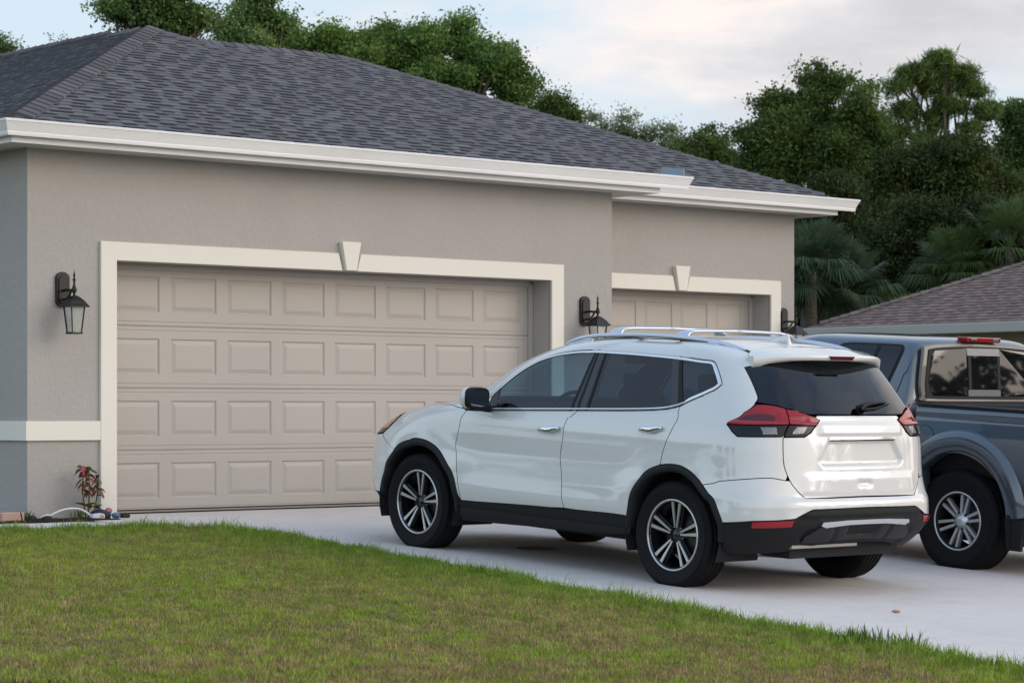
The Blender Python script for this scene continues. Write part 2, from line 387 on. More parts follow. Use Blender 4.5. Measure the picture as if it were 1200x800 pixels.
# trim band, door surrounds, keystones
def surround(x0, x1, yf, left=True):
    t = MB(); w = .155; P = .028
    f = lambda p, k: (p[0], yf - P if k == 0 else yf + .012, p[1])
    kc = (x0 + x1) / 2; zt = 2.134 + w
    # leave slanted joints beside the keystone
    if left: t.prism([(x0 - w, -.04), (x0, -.04), (x0, 2.134), (kc - .082, 2.134), (kc - .125, zt), (x0 - w, zt)], f)
    else: t.prism([(x0 - .262, 2.134), (kc - .082, 2.134), (kc - .125, zt), (x0 - .262, zt)], f)
    t.prism([(kc + .082, 2.134), (x1, 2.134), (x1, -.04), (x1 + w, -.04), (x1 + w, zt), (kc + .125, zt)], f)
    t.build('door_surround', M['trim'], house, bevel=.004)
    t = MB(); f = lambda p, k: (p[0], yf - .055 if k == 0 else yf + .012, p[1])
    t.prism([(kc - .058, 2.137), (kc + .058, 2.137), (kc + .107, 2.394), (kc - .107, 2.394)], f); t.build('keystone', M['trim'], house, bevel=.005)
surround(0, 4.877, 0); surround(5.955, 8.698, .7, False)
b = MB(); b.box(-.861, -.157, -.028, .012, .637, .796); b.box(-.861, -.825, .012, 15, .637, .796); b.build('trim_band', M['trim'], house, bevel=.004)

# sectional garage doors with raised panels
def garage_door(x0, x1, yd, cols, first, pitch):
    d = node('garage_door', house, (0, 0, 0)); H = 2.124 / 4
    for s in range(4):
        z0 = .012 + s * H + .001; z1 = .012 + (s + 1) * H - .001; b = MB()
        st = [first + pitch * i for i in range(cols - 1)]; hw = .058
        px = [(x0 + .10 if i == 0 else st[i - 1] + hw, st[i] - hw if i < cols - 1 else x1 - .14) for i in range(cols)]
        pz0, pz1 = z0 + .118, z1 - .105
        def q(x_0, x_1, za, zb, da, db, sm=False): b.add([(x_0, yd + da, za), (x_1, yd + da, za), (x_1, yd + db, zb), (x_0, yd + db, zb)], [(0, 1, 2, 3)], 0, sm)
        # rails with embossed lines
        def rail(prof):
            for (za, da), (zb, db) in zip(prof[:-1], prof[1:]): q(x0, x1, za, zb, da, db)
        rail([(z0, .03), (z0, .006), (z0 + .008, .0), (z0 + .030, 0), (z0 + .036, .0045), (z0 + .044, 0), (pz0, 0)])
        rail([(pz1, 0), (z1 - .044, 0), (z1 - .036, .0045), (z1 - .030, 0), (z1 - .008, 0), (z1, .006), (z1, .03)])
        ed = [x0] + [v for p in px for v in p] + [x1]
        for i in range(0, len(ed), 2): q(ed[i], ed[i + 1], pz0, pz1, 0, 0)
        for (a, c) in px:
            rings = [(0, 0), (.010, .010), (.016, .011), (.050, .001), (.056, .0005)]
            def rect(k): e, dd = rings[k]; return [(a + e, yd + dd, pz0 + e), (c - e, yd + dd, pz0 + e), (c - e, yd + dd, pz1 - e), (a + e, yd + dd, pz1 - e)]
            for k in range(len(rings) - 1):
                o, i_ = rect(k), rect(k + 1); b.add(o + i_, [(m, (m + 1) % 4, 4 + (m + 1) % 4, 4 + m) for m in range(4)])
            b.add(rect(len(rings) - 1), [(0, 1, 2, 3)])
        b.build('door_section', M['door'], d, fix=False)
    b = MB(); b.box(x0, x1, yd - .006, yd + .03, .030, .0305 + .010); b.box(x0, x1, yd + .028, yd + .05, .01, 2.14); b.build('door_seal', M['rubber_seal'], d)
    # stop moulding down the right jamb and along the head
    b = MB(); b.box(x1 - .055, x1 - .002, yd - .022, yd - .004, .03, 2.11); b.box(x0 + .002, x0 + .055, yd - .022, yd - .004, .03, 2.11); b.box(x0 + .056, x1 - .056, yd - .022, yd - .004, 2.085, 2.131)
    b.build('stop_moulding', M['door'], d)
garage_door(.002, 4.875, .268, 8, .667, .588); garage_door(5.957, 8.696, .968, 5, 6.48, .53)

# ---------------------------------------------------------------- roof
PT = 5 / 12; SEC = math.sqrt(1 + PT * PT)
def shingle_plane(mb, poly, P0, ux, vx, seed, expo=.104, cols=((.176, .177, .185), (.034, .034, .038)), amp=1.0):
    """poly in (a, b): a along the eave, b horizontal run up-slope; P0 + ux*a + vx*b, rising PT per unit b. Courses of laminated tabs."""
    r = np.random.default_rng(seed); P0 = Vector(P0); ux = Vector(ux); vx = Vector(vx)
    nrm = (Vector((0, 0, 1)) - vx * PT).normalized()
    def pt(a, bb, h=0): return P0 + ux * a + vx * bb + Vector((0, 0, PT * bb)) + nrm * h
    bs = [p[1] for p in poly]; run = expo / SEC; k0 = 0; bb = min(bs)
    def span(y):
        X = []
        for (x0, y0), (x1, y1) in zip(poly, poly[1:] + poly[:1]):
            if (y0 - y) * (y1 - y) < 0 or (y0 == y and y1 != y): X.append(x0 + (x1 - x0) * (y - y0) / (y1 - y0))
        return (min(X), max(X)) if len(X) >= 2 else None
    def slab(a0, a1, c0, c1, b0, b1, h0, h1, tint):
        vs = [pt(a0, b0, h0), pt(a1, b0, h0), pt(c1, b1, h1), pt(c0, b1, h1), pt(a0, b0, 0), pt(a1, b0, 0)]
        i = len(mb['v']); mb['v'] += [tuple(v) for v in vs]
        mb['f'] += [(i, i + 1, i + 2, i + 3), (i + 4, i + 5, i + 1, i), (i + 4, i, i + 3, i + 3), (i + 1, i + 5, i + 2, i + 2)]
        mb['c'] += [tint] * 6
    while bb < max(bs) - .02:
        b1 = min(bb + run, max(bs)); s0 = span(bb + 1e-4); s1 = span(b1 - 1e-4)
        if s0 and s1:
            f = lambda a, q: (s0[0] + (s1[0] - s0[0]) * q, s0[1] + (s1[1] - s0[1]) * q)
            x = s0[0] - r.uniform(0, .3)
            while x < s0[1]:          # shingle strips, each with its own shade
                w = r.uniform(.18, .55); a0, a1 = max(x, s0[0]), min(x + w, s0[1]); c0, c1 = max(a0, s1[0]), min(a1, s1[1])
                if x + w >= s0[1] - .01: c1 = s1[1]
                if a1 - a0 > .004 and c1 > c0 - .001:
                    t = r.uniform(.86, 1.12) * amp; slab(a0, a1, c0, max(c1, c0), bb, b1, .010 + r.uniform(0, .004), .001, tuple(c * t for c in cols[0]))
                x += w
            x = s0[0] - r.uniform(0, .3)
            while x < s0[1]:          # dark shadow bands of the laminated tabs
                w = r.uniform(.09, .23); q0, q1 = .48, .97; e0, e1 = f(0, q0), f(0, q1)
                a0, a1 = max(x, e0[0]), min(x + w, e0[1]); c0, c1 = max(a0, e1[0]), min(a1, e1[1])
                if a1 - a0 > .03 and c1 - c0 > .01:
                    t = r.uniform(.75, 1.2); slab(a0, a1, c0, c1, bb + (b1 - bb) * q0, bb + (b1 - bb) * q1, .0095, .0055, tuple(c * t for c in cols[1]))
                x += w + r.uniform(.05, .22)
        bb += run
def ridge_caps(mb, A, B, n1, n2, seed, w=.15, cols=(.148, .136, .143)):
    A = Vector(A); B = Vector(B); A = A + (B - A).normalized() * .20; r = np.random.default_rng(seed); d = (B - A); n = int(d.length / .145); d /= n
    n1 = Vector(n1).normalized(); n2 = Vector(n2).normalized()
    for k in range(n):
        p = A + d * k - d * .05; e = d * 1.15; t = r.uniform(.8, 1.2); c = tuple(x * t for x in cols)
        up = (n1 + n2).normalized(); up = up if up.z > 0 else -up
        vs = []
        for q, h in ((p, .030), (p + e, .018)):
            vs += [q + n1 * w + up * (h - .006), q + up * (h + .006), q + n2 * w + up * (h - .006)]
        vs += [p + n1 * w, p, p + n2 * w]
        i = len(mb['v']); mb['v'] += [tuple(v) for v in vs]; mb['c'] += [c] * 9
        mb['f'] += [(i, i + 1, i + 4, i + 3), (i + 1, i + 2, i + 5, i + 4), (i + 6, i + 7, i + 1, i), (i + 7, i + 8, i + 2, i + 1), (i + 6, i, i + 3, i + 3), (i + 2, i + 8, i + 5, i + 5)]
def clean(F):
    return [f[:3] if f[2] == f[3] else f for f in F]
def roof_build(mb, name, m, parent):
    me = bpy.data.meshes.new(name); me.from_pydata(mb['v'], [], clean(mb['f'])); me.materials.append(m)
    a = me.attributes.new('tint', 'FLOAT_COLOR', 'POINT'); a.data.foreach_set('color', np.array([(*c, 1) for c in mb['c']], np.float32).ravel())
    o = bpy.data.objects.new(name, me); COL.objects.link(o); o.parent = parent; return o
rf = dict(v=[], f=[], c=[])
ze = 3.18; xl, xr, yb = -1.193, 6.05, -.36; hw_ = (xr - xl) / 2; ax, ay = xl + hw_, yb + hw_
xR, yR = 9.45, .34; tr = 3.85; za = ze + PT * hw_
# front slope of the double bay
shingle_plane(rf, [(0, 0), (2 * hw_, 0), (hw_, hw_)], (xl, yb, ze), (1, 0, 0), (0, 1, 0), 1)
# left slope (a runs from front to back)
shingle_plane(rf, [(0, 0), (17, 0), (13.2, 3.848), (yR + tr - yb, 3.848), (ay - yb, hw_)], (xl, yb, ze), (0, 1, 0), (1, 0, 0), 2)
# right slope of the double bay
shingle_plane(rf, [(0, 0), (-(yR - yb), 0), (-(ay + .7 - yb), hw_), (-(ay - yb), hw_)], (xr, yb, ze), (0, -1, 0), (-1, 0, 0), 3)
# main front slope behind it, right hip end
shingle_plane(rf, [(xr - 2.2, 0), (xR - 2.2, 0), (xR - tr - 2.2, tr), (2.655 - 2.2, tr), (.23, hw_)], (2.2, yR, ze), (1, 0, 0), (0, 1, 0), 4)
shingle_plane(rf, [(0, 0), (-10, 0), (-10 + tr, tr), (-tr, tr)], (xR, yR, ze), (0, -1, 0), (-1, 0, 0), 5)
shingle_plane(rf, [(0, 0), (xR - xl, 0), (xR - xl - tr, tr), (tr, tr)], (xl, yR + 2 * tr + 6, ze), (1, 0, 0), (0, -1, 0), 6)
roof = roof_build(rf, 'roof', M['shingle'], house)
zr = ze + PT * tr
def hipdirs(A, B, e1, e2):
    """unit vectors lying in the two slopes, square to the hip: e1, e2 = eave directions leaving the hip"""
    h = (Vector(B) - Vector(A)).normalized(); o = []
    for e_ in (e1, e2): v = Vector(e_); o.append((v - h * v.dot(h)).normalized())
    return o
sl = Vector((1, 0, PT)).normalized(); sf = Vector((0, 1, PT)).normalized(); sl2 = Vector((1, 0, -PT)).normalized(); sf2 = Vector((0, 1, -PT)).normalized()
RC = []
for k, (A, B, e1, e2) in enumerate([((xl, yb, ze), (ax, ay, za), (1, 0, 0), (0, 1, 0)), ((xr, yb, ze), (ax, ay, za), (-1, 0, 0), (0, 1, 0)), ((xR, yR, ze), (xR - tr, yR + tr, zr), (-1, 0, 0), (0, 1, 0))]):
    d1, d2 = hipdirs(A, B, e1, e2); RC.append((A, B, d1, d2, .006 if k == 0 else -.008, .135 if k == 0 else .10))
RC += [((ax, ay, za), (ax, yR + tr - .2, za), -sl, sl2, .004, .12), ((2.655, yR + tr, zr), (xR - tr, yR + tr, zr), -sf, sf2, -.004, .12), ((2.655, yR + tr, zr), (2.655, 13, zr), -sl, sl2, .004, .12)]
for k, (A, B, d1, d2, up_, w_) in enumerate(RC):
    cp = dict(v=[], f=[], c=[]); o_ = Vector((0, 0, up_)); ridge_caps(cp, Vector(A) + o_, Vector(B) + o_, d1, d2, 20 + k, w_); roof_build(cp, 'ridge_cap', M['shingle'], roof)

# fascia, soffit, gutters
FO = .335
b = MB()
zt0, zt1 = ZS + .035, 3.172
b.box(-.833 - FO, 5.691 + FO, -FO, -FO + .025, zt0 - .0, zt1); b.box(-.833 - FO, -.833 - FO + .025, -FO + .025, 15, zt0, zt1)
b.box(5.691 + FO - .025, 5.691 + FO, -FO + .025, .7 - FO, zt0, zt1)
b.box(5.691 + FO, 9.09 + FO, .7 - FO, .7 - FO + .025, zt0, zt1); b.box(9.09 + FO - .025, 9.09 + FO, .7 - FO + .025, 10, zt0, zt1)
b.build('fascia', M['gutter'], house)
b = MB()
def soff(x0, x1, y0, y1, along):
    """vented soffit panels: shallow V grooves every 0.1 m"""
    if along == 'x':
        n = int((x1 - x0) / .1)
        for k in range(n):
            a = x0 + (x1 - x0) * k / n; c = x0 + (x1 - x0) * (k + 1) / n
            b.add([(a, y0, ZS + .04), (c - .014, y0, ZS + .04), (c - .007, y0, ZS + .048), (c, y0, ZS + .04), (a, y1, ZS + .04), (c - .014, y1, ZS + .04), (c - .007, y1, ZS + .048), (c, y1, ZS + .04)], [(0, 1, 5, 4), (1, 2, 6, 5), (2, 3, 7, 6)])
    else:
        n = int((y1 - y0) / .1)
        for k in range(n):
            a = y0 + (y1 - y0) * k / n; c = y0 + (y1 - y0) * (k + 1) / n
            b.add([(x0, a, ZS + .04), (x0, c - .014, ZS + .04), (x0, c - .007, ZS + .048), (x0, c, ZS + .04), (x1, a, ZS + .04), (x1, c - .014, ZS + .04), (x1, c - .007, ZS + .048), (x1, c, ZS + .04)], [(0, 1, 5, 4), (1, 2, 6, 5), (2, 3, 7, 6)])
soff(-.833, 5.691 + FO - .026, -FO + .026, 0, 'x'); soff(-.833 - FO + .026, -.833, -FO + .026, 15, 'y'); soff(5.691, 5.691 + FO - .026, 0, .7, 'y')
soff(5.691 + FO, 9.09, .7 - FO + .026, .7, 'x'); soff(9.09, 9.09 + FO - .026, .7 - FO + .026, 10, 'y')
b.build('soffit', M['soffit'], house, fix=False)
# K-style gutter: profile in (outward distance from fascia, height)
GP = [(.0, 3.165), (.0, 3.066), (.075, 3.060), (.078, 3.066), (.082, 3.085), (.080, 3.092), (.098, 3.135), (.112, 3.166), (.118, 3.170), (.120, 3.186), (.112, 3.190), (.106, 3.186), (.106, 3.176), (.100, 3.168), (.086, 3.135), (.07, 3.095), (.066, 3.074), (.006, 3.074), (.006, 3.165)]
def gutter(pts, outs, caps=(True, True)):
    """pts: plan polyline on the fascia face; outs: plan offset per unit distance at each point (mitred)"""
    b = MB(); n = len(GP); vs = []
    for (x, y), (ox, oy) in zip(pts, outs): vs += [(x + ox * d, y + oy * d, z) for d, z in GP]
    b.add(vs, [(i * n + k, i * n + (k + 1) % n, (i + 1) * n + (k + 1) % n, (i + 1) * n + k) for i in range(len(pts) - 1) for k in range(n)])
    cap = [0, 1, 2, 3, 4, 5, 6, 7, 8, 9, 10]
    for i in (0, len(pts) - 1):
        if caps[0 if i == 0 else 1]: b.add([vs[i * n + k] for k in cap], [list(range(len(cap)))])
    return b.build('gutter', M['gutter'], house, fix=True)
F1, F2 = -FO - .002, .7 - FO - .002; FL = -.833 - FO - .002
gutter([(FL, 15), (FL, F1), (6.26, F1)], [(-1, 0), (-1, -1), (1.0, -1)], (True, True))
gutter([(6.07, F2), (9.09 + FO + .12, F2)], [(0, -1), (1.0, -1)])
# drip edge under the first course
b = MB(); b.box(xl - .012, xr, yb - .014, yb + .02, 3.168, 3.180); b.box(xl - .012, xl + .02, yb + .02, 15, 3.168, 3.180); b.box(xr, xR, yR - .014, yR + .02, 3.168, 3.180); b.box(xR - .02, xR + .012, yR + .02, 10, 3.168, 3.180)
b.build('drip_edge', M['gutter'], house)
# splash guard at the end of the upper gutter
b = MB(); b.prism([(-.455, 3.186), (-.22, 3.186), (-.22, 3.29), (-.455, 3.262)], lambda p, k: (6.24 + k * .006 + (p[0] + .46) * -.35, p[0], p[1])); b.build('splash_guard', M['galv'], house)
for k in range(3):
    q = .55 + k * .14
    p = Vector((xR, yR, ze)).lerp(Vector((xR - tr, yR + tr, zr)), .12 + .13 * k); b = MB(); b.box(-.012, .012, -.03, .03, .015, .035); o = b.build('vent_flashing', M['galv'], house, bevel=.01); o.location = p

# ---------------------------------------------------------------- wall lanterns
def lantern():
    t = thing('wall_lantern', 'x', 'lantern')
    b = MB(); P = []
    for k in range(13): g = math.pi * k / 12; P.append((.062 * math.cos(g), .105 + .05 * math.sin(g)))
    for k in range(13): g = math.pi + math.pi * k / 12; P.append((.062 * math.cos(g), -.085 + .05 * math.sin(g)))
    b.prism(P, lambda p, k: (p[0], -.028 if k == 0 else -.001, p[1])); 
    Q = [(x * .72, z * .80) for x, z in P]; b.prism(Q, lambda p, k: (p[0], -.038 if k == 0 else -.02, p[1]))
    b.build('back_plate', M['black_iron'], t, bevel=.004)
    b = MB(); c = -.20
    b.tube([(0, -.03, .0), (0, -.08, .005), (0, -.15, .0), (0, c, 0)], .011, 10)
    b.tube([(0, -.03, -.07), (0, -.08, -.07), (0, -.125, -.045), (0, -.15, -.01)], .009, 8)
    b.lathe([(.018, -.02), (.022, .0), (.018, .02)], 12, 'z', (0, c, 0)); b.build('arm', M['black_iron'], t)
    b = MB(); b.lathe([(.010, -.06), (.011, .02), (.016, .03), (.009, .04), (.008, .075), (.017, .082), (.009, .092), (.007, .115), (.011, .122), (.004, .14), (.0005, .165)], 14, 'z', (0, c, 0)); b.build('finial', M['black_iron'], t)
    # square hood
    b = MB(); H = [(.014, -.045), (.030, -.055), (.060, -.085), (.080, -.118), (.092, -.132), (.092, -.140)]; vs = []
    for w, z in H: vs += [(-w, c - w, z), (w, c - w, z), (w, c + w, z), (-w, c + w, z)]
    b.add(vs, [(4 * i + k, 4 * i + (k + 1) % 4, 4 * i + 4 + (k + 1) % 4, 4 * i + 4 + k) for i in range(len(H) - 1) for k in range(4)] + [(0, 1, 2, 3), tuple(4 * (len(H) - 1) + k for k in range(4))])
    b.build('hood', M['black_iron'], t)
    b = MB(); w0, w1, z0, z1 = .062, .043, -.142, -.345
    for sx, sy in ((-1, -1), (1, -1), (1, 1), (-1, 1)): b.tube([(sx * w0, c + sy * w0, z0 + .006), (sx * w1, c + sy * w1, z1)], .0055, 6)
    b.box(-w1 - .008, w1 + .008, c - w1 - .008, c + w1 + .008, z1 - .014, z1); b.build('cage', M['black_iron'], t)
    b = MB(); g0, g1 = w0 - .004, w1 - .003
    vs = [(sx * g0, c + sy * g0, z0) for sx, sy in ((-1, -1), (1, -1), (1, 1), (-1, 1))] + [(sx * g1, c + sy * g1, z1) for sx, sy in ((-1, -1), (1, -1), (1, 1), (-1, 1))]
    b.add(vs, [(k, (k + 1) % 4, 4 + (k + 1) % 4, 4 + k) for k in range(4)]); b.build('glass', M['lamp_glass'], t, fix=False)
    b = MB(); b.lathe([(.012, -.142), (.012, -.19), (.016, -.2), (.02, -.225), (.014, -.25), (.001, -.262)], 12, 'z', (0, c, 0)); b.build('bulb', M['bulb'], t); return t
l1 = lantern()
for i, (p, lb) in enumerate([((-.515, 0, 1.865), 'black wall lantern on the stucco at the left of the double garage door'), ((5.315, 0, 1.84), 'black wall lantern between the two garage doors, half hidden by the car roof'), ((8.90, .7, 1.845), 'black wall lantern at the right corner beside the single garage door')]):
    o = l1 if i == 0 else copy_tree(l1); o.location = p; tag(o, lb, 'lantern', 'black lanterns on the garage walls')

# ---------------------------------------------------------------- neighbour's house
nb = thing('neighbour_house', 'low neighbouring house with a faded brown shingle roof behind the pickup', 'house', (15, 5.9, -.62))
b = MB(); XN = .45; b.box(XN, XN + .2, -13.5, -.45, 0, 2.62); b.box(XN + .2, 12, -.65, -.45, 0, 2.62); b.box(12, 12.2, -13.5, -.45, 0, 2.62); b.box(XN + .2, 12, -13.5, -13.3, 0, 2.62); b.build('wall', M['stucco2'], nb)
M['win'] = glass('house_window', (.05, .06, .07))
for y0 in (-5.2, -9.8):
    b = MB(); b.box(XN - .03, XN - .002, y0 - .06, y0, .95, 2.15); b.box(XN - .03, XN - .002, y0 + 1.3, y0 + 1.36, .95, 2.15); b.box(XN - .03, XN - .002, y0, y0 + 1.3, 2.09, 2.15); b.box(XN - .05, XN - .002, y0, y0 + 1.3, .95, 1.0); b.box(XN - .025, XN - .004, y0, y0 + 1.3, 1.53, 1.57)
    w = b.build('window', M['gutter'], nb); b = MB(); b.box(XN - .012, XN - .003, y0, y0 + 1.3, 1.0, 2.09); b.build('pane', M['gloss_black'], w)
rn = dict(v=[], f=[], c=[]); cn = ((.285, .205, .175), (.15, .105, .092)); L_ = 6.3
shingle_plane(rn, [(0, 0), (14, 0), (14 - L_, L_), (L_, L_)], (0.02, 0, 2.66), (0, -1, 0), (1, 0, 0), 41, .115, cn)
shingle_plane(rn, [(0, 0), (2 * L_, 0), (L_, L_)], (0.02, 0, 2.66), (1, 0, 0), (0, -1, 0), 42, .115, cn)
shingle_plane(rn, [(0, 0), (-14, 0), (-14 + L_, L_), (-L_, L_)], (.02 + 2 * L_, 0, 2.66), (0, 1, 0), (-1, 0, 0), 43, .115, cn)
A = Vector((.02, 0, 2.67)); B = Vector((.02 + L_, -L_, 2.67 + PT * L_)); d1, d2 = hipdirs(A, B, (1, 0, 0), (0, -1, 0)); ridge_caps(rn, A, B, d1, d2, 44, .085, (.22, .165, .145))
roof_build(rn, 'roof', M['shingle'], nb)
M['gutter2'] = mat('grey_gutter', (.43, .42, .38), .6)
b = MB(); b.box(-.10, .04, -14, .10, 2.52, 2.655); b.box(.04, 12.6, -.04, .10, 2.52, 2.655); b.box(.04, XN, -13.5, -.5, 2.60, 2.63); b.build('gutter', M['gutter2'], nb, bevel=.012)
# ---------------------------------------------------------------- vehicle surfaces
def pchip(x,y,xq):
    x=np.asarray(x,float);y=np.asarray(y,float);xq=np.asarray(xq,float)
    h=np.diff(x);d=np.diff(y)/h;m=np.zeros_like(y)
    for i in range(1,len(x)-1):
        if d[i-1]*d[i]>0:
            w1=2*h[i]+h[i-1];w2=h[i]+2*h[i-1];m[i]=(w1+w2)/(w1/d[i-1]+w2/d[i])
    m[0]=d[0];m[-1]=d[-1]
    i=np.clip(np.searchsorted(x,xq)-1,0,len(x)-2);t=(xq-x[i])/h[i]
    return y[i]*(2*t**3-3*t**2+1)+h[i]*m[i]*(t**3-2*t**2+t)+y[i+1]*(3*t**2-2*t**3)+h[i]*m[i+1]*(t**3-t**2)
class Sheet:
    def __init__(s,K):
        s.K=np.array(K,float);s.n=len(K);s.t=np.arange(s.n,dtype=float)
        q=np.linspace(0,s.n-1,(s.n-1)*20+1);s.q=q
        s.T=np.stack([pchip(s.t,s.K[:,j],q) for j in range(s.K.shape[1])],1)
        # light smoothing so that no crease follows a knot
        for _ in range(30): s.T[1:-1]=s.T[1:-1]*.5+.25*(s.T[:-2]+s.T[2:])
    def P(s,S,t):
        S,t=np.broadcast_arrays(np.asarray(S,float),np.asarray(t,float))
        w,ur,uf,hw,ar,nr,af,nf=[np.interp(t,s.q,s.T[:,j]) for j in range(8)]
        e=1e-9
        # rear corner, sides, front corner; param squared near ends for even spacing
        a=np.clip(S,0,1);ph=(a**1.25)*np.pi/2
        v1=hw*np.maximum(np.sin(ph),e)**(2/nr);u1=ur+ar*(1-np.maximum(np.cos(ph),e)**(2/nr))
        b=np.clip(S-1,0,1);u2=ur+ar+b*(uf-af-ur-ar)
        c=np.clip(S-2,0,1);ph=(1-(1-c)**1.25)*np.pi/2
        u3=uf-af*(1-np.maximum(np.sin(ph),e)**(2/nf));v3=hw*np.maximum(np.cos(ph),e)**(2/nf)
        u=np.where(S<1,u1,np.where(S<2,u2,u3));v=np.where(S<1,v1,np.where(S<2,hw,v3))
        v=np.where(S<=0,0,v);v=np.where(S>=3,0,v)
        return np.stack([u,v,w],-1)
    def tw(s,w): return float(np.interp(w,s.T[:,0],s.q))
SUV=Sheet([
 (.20,-.62,3.46,.80,.45,2.6,.80,2.6),(.30,-.76,3.57,.870,.46,3.0,.85,2.7),(.40,-.86,3.64,.910,.48,3.1,.85,2.7),
 (.50,-.905,3.67,.928,.50,3.2,.85,2.7),(.60,-.905,3.67,.928,.52,3.2,.85,2.7),(.67,-.885,3.66,.924,.52,3.1,.85,2.7),
 (.78,-.88,3.65,.914,.54,2.9,.85,2.7),(.88,-.875,3.57,.914,.54,2.8,.9,2.6),(.96,-.868,3.44,.913,.54,2.8,.95,2.5),
 (1.02,-.862,3.26,.905,.54,2.8,.95,2.5),(1.07,-.856,3.01,.893,.54,2.8,.9,2.6),(1.105,-.85,2.70,.882,.54,2.8,.8,2.8),
 (1.13,-.843,2.52,.872,.54,2.8,.72,2.8),(1.155,-.835,2.46,.860,.54,2.8,.68,2.8),(1.20,-.81,2.40,.842,.54,2.8,.66,2.8),
 (1.30,-.735,2.25,.802,.52,2.8,.66,2.8),(1.40,-.655,2.08,.762,.50,2.8,.66,2.8),(1.48,-.585,1.91,.728,.48,2.8,.66,2.7),
 (1.54,-.52,1.74,.698,.46,2.8,.64,2.6),(1.58,-.44,1.58,.668,.46,2.7,.62,2.5),(1.61,-.33,1.43,.625,.46,2.6,.60,2.4),
 (1.635,-.17,1.26,.55,.44,2.5,.55,2.3),(1.652,.04,1.10,.43,.38,2.4,.45,2.3),(1.662,.25,.98,.28,.28,2.2,.3,2.2),(1.667,.45,.84,.12,.18,2,.18,2)])
T = {
'dlo_top':[(2.092,13.56),(2.115,14.61),(2.14,15.42),(2.151,16.15),(2.143,16.79),(2.108,17.32),(2.051,17.68),(2.002,17.92),(1.905,18.07),(1.63,18.04),(1.388,17.92),(1.199,17.78),(1.053,17.58),(0.978,17.5)],
'dlo_back':[(0.956,17.19),(0.934,15.77),(0.947,15.49),(1.011,14.96),(1.086,14.5),(1.14,14.09)],
'dlo_bot':[(1.181,13.76),(1.244,13.35),(1.37,12.79),(1.559,11.89),(1.631,11.5),(1.786,10.68),(1.91,10.08)],
'bpil':[(1.902,18.07),(1.611,11.61)],
'bpilF':[(1.894,17.76),(1.639,11.55)],
'bpilR':[(1.815,17.83),(1.572,11.91)],
'cpil':[(1.198,17.78),(1.144,14.07)],
'cpilF':[(1.264,17.76),(1.186,13.78)],
'mirtri':[(2.107,14.47),(1.899,10.2)],
'fdoor_front':[(2.012,10.0),(1.969,9.27),(1.874,7.47),(1.827,6.13),(1.813,4.66),(1.802,2.74),(1.803,2.02)],
'door_b':[(1.621,11.92),(1.592,10.79),(1.504,8.07),(1.469,6.62),(1.457,5.21),(1.455,3.9),(1.456,3.1),(1.450,2.39)],
'door_c':[(1.145,14.03),(1.151,13.37),(1.138,9.6),(1.142,7.51),(1.143,6.27)],
'sill_top':[(1.811,1.97),(1.566,2.25),(1.29,2.43),(1.252,2.42)],
'sill_bot':[(1.874,0.01),(1.781,0.64),(1.586,0.82),(1.347,1.15),(1.29,1.13),(1.3,0.89),(1.238,0.76)],
'archF':[(2.26,0.9),(2.179,1.82),(2.109,3.24),(2.083,4.69),(2.045,5.63),(2.005,6.16),(1.982,6.39),(1.926,6.24),(1.875,5.65),(1.835,4.47),(1.813,3.22),(1.812,1.93),(1.851,0.55)],
'archR':[(1.254,1.57),(1.252,2.4),(1.242,3.52),(1.222,4.76),(1.193,5.63),(1.157,6.12),(1.115,6.36),(1.072,6.26),(1.031,5.68),(1.0,4.67),(0.979,3.45),(0.962,2.73),(0.925,1.47)],
'hoodcut':[(2.36,8.6),(2.40,9.5),(2.38,10.1),(2.27,10.36),(2.151,10.37),(2.06,10.1),(2.018,9.95)],
'char':[(1.966,9.59),(1.798,8.92),(1.689,9.22),(1.546,10.0),(1.502,10.4),(1.414,10.97),(1.355,11.47),(1.239,12.47),(1.155,13.48)],
'headlight':[(2.291,7.67),(2.319,7.5),(2.327,7.14),(2.259,6.75),(2.215,6.51),(2.191,6.57),(2.199,7.02)],
'bump_top':[(0.999,5.58),(0.841,5.8),(0.634,5.98),(0.511,5.85)],
'tg_left':[(0.538,9.52),(0.537,9.38),(0.534,8.01),(0.529,6.8),(0.485,5.85),(0.424,5.26),(0.365,4.72)],
'rglass_left':[(0.74,16.98),(0.71,15.87),(0.694,15.06),(0.698,14.78),(0.725,14.53)],
}
def sheet_PN(sh, S, t):
    S = np.asarray(S, float); t = np.asarray(t, float); e = 2e-3
    s0, s1 = np.clip(S - e, 1e-6, 3 - 1e-6), np.clip(S + e, 1e-6, 3 - 1e-6); t0, t1 = np.clip(t - e, 0, sh.n - 1), np.clip(t + e, 0, sh.n - 1)
    a = (sh.P(s1, t) - sh.P(s0, t)) / (s1 - s0)[..., None]; b = (sh.P(S, t1) - sh.P(S, t0)) / (t1 - t0)[..., None]
    n = np.cross(b, a)
    # at the symmetry plane the normal has no sideways share
    ln = np.linalg.norm(n, axis=-1, keepdims=True); n = n / np.maximum(ln, 1e-12)
    edge = (S < 1.5e-3) | (S > 3 - 1.5e-3); n[..., 1] = np.where(edge, 0, n[..., 1]); n /= np.maximum(np.linalg.norm(n, axis=-1, keepdims=True), 1e-12)
    return sh.P(S, t), n, a, b
def inv_u(sh, u, w):
    t = sh.tw(w); lo, hi = 0., 3.
    for _ in range(40):
        m = (lo + hi) / 2
        if sh.P(m, t)[0] < u: lo = m
        else: hi = m
    return ((lo + hi) / 2, t)
def inv_v(sh, v, w, rear=True):
    t = sh.tw(w); lo, hi = (0., 1.) if rear else (2., 3.)
    for _ in range(40):
        m = (lo + hi) / 2; q = sh.P(m, t)[1]
        if (q < v) == rear: lo = m
        else: hi = m
    return ((lo + hi) / 2, t)
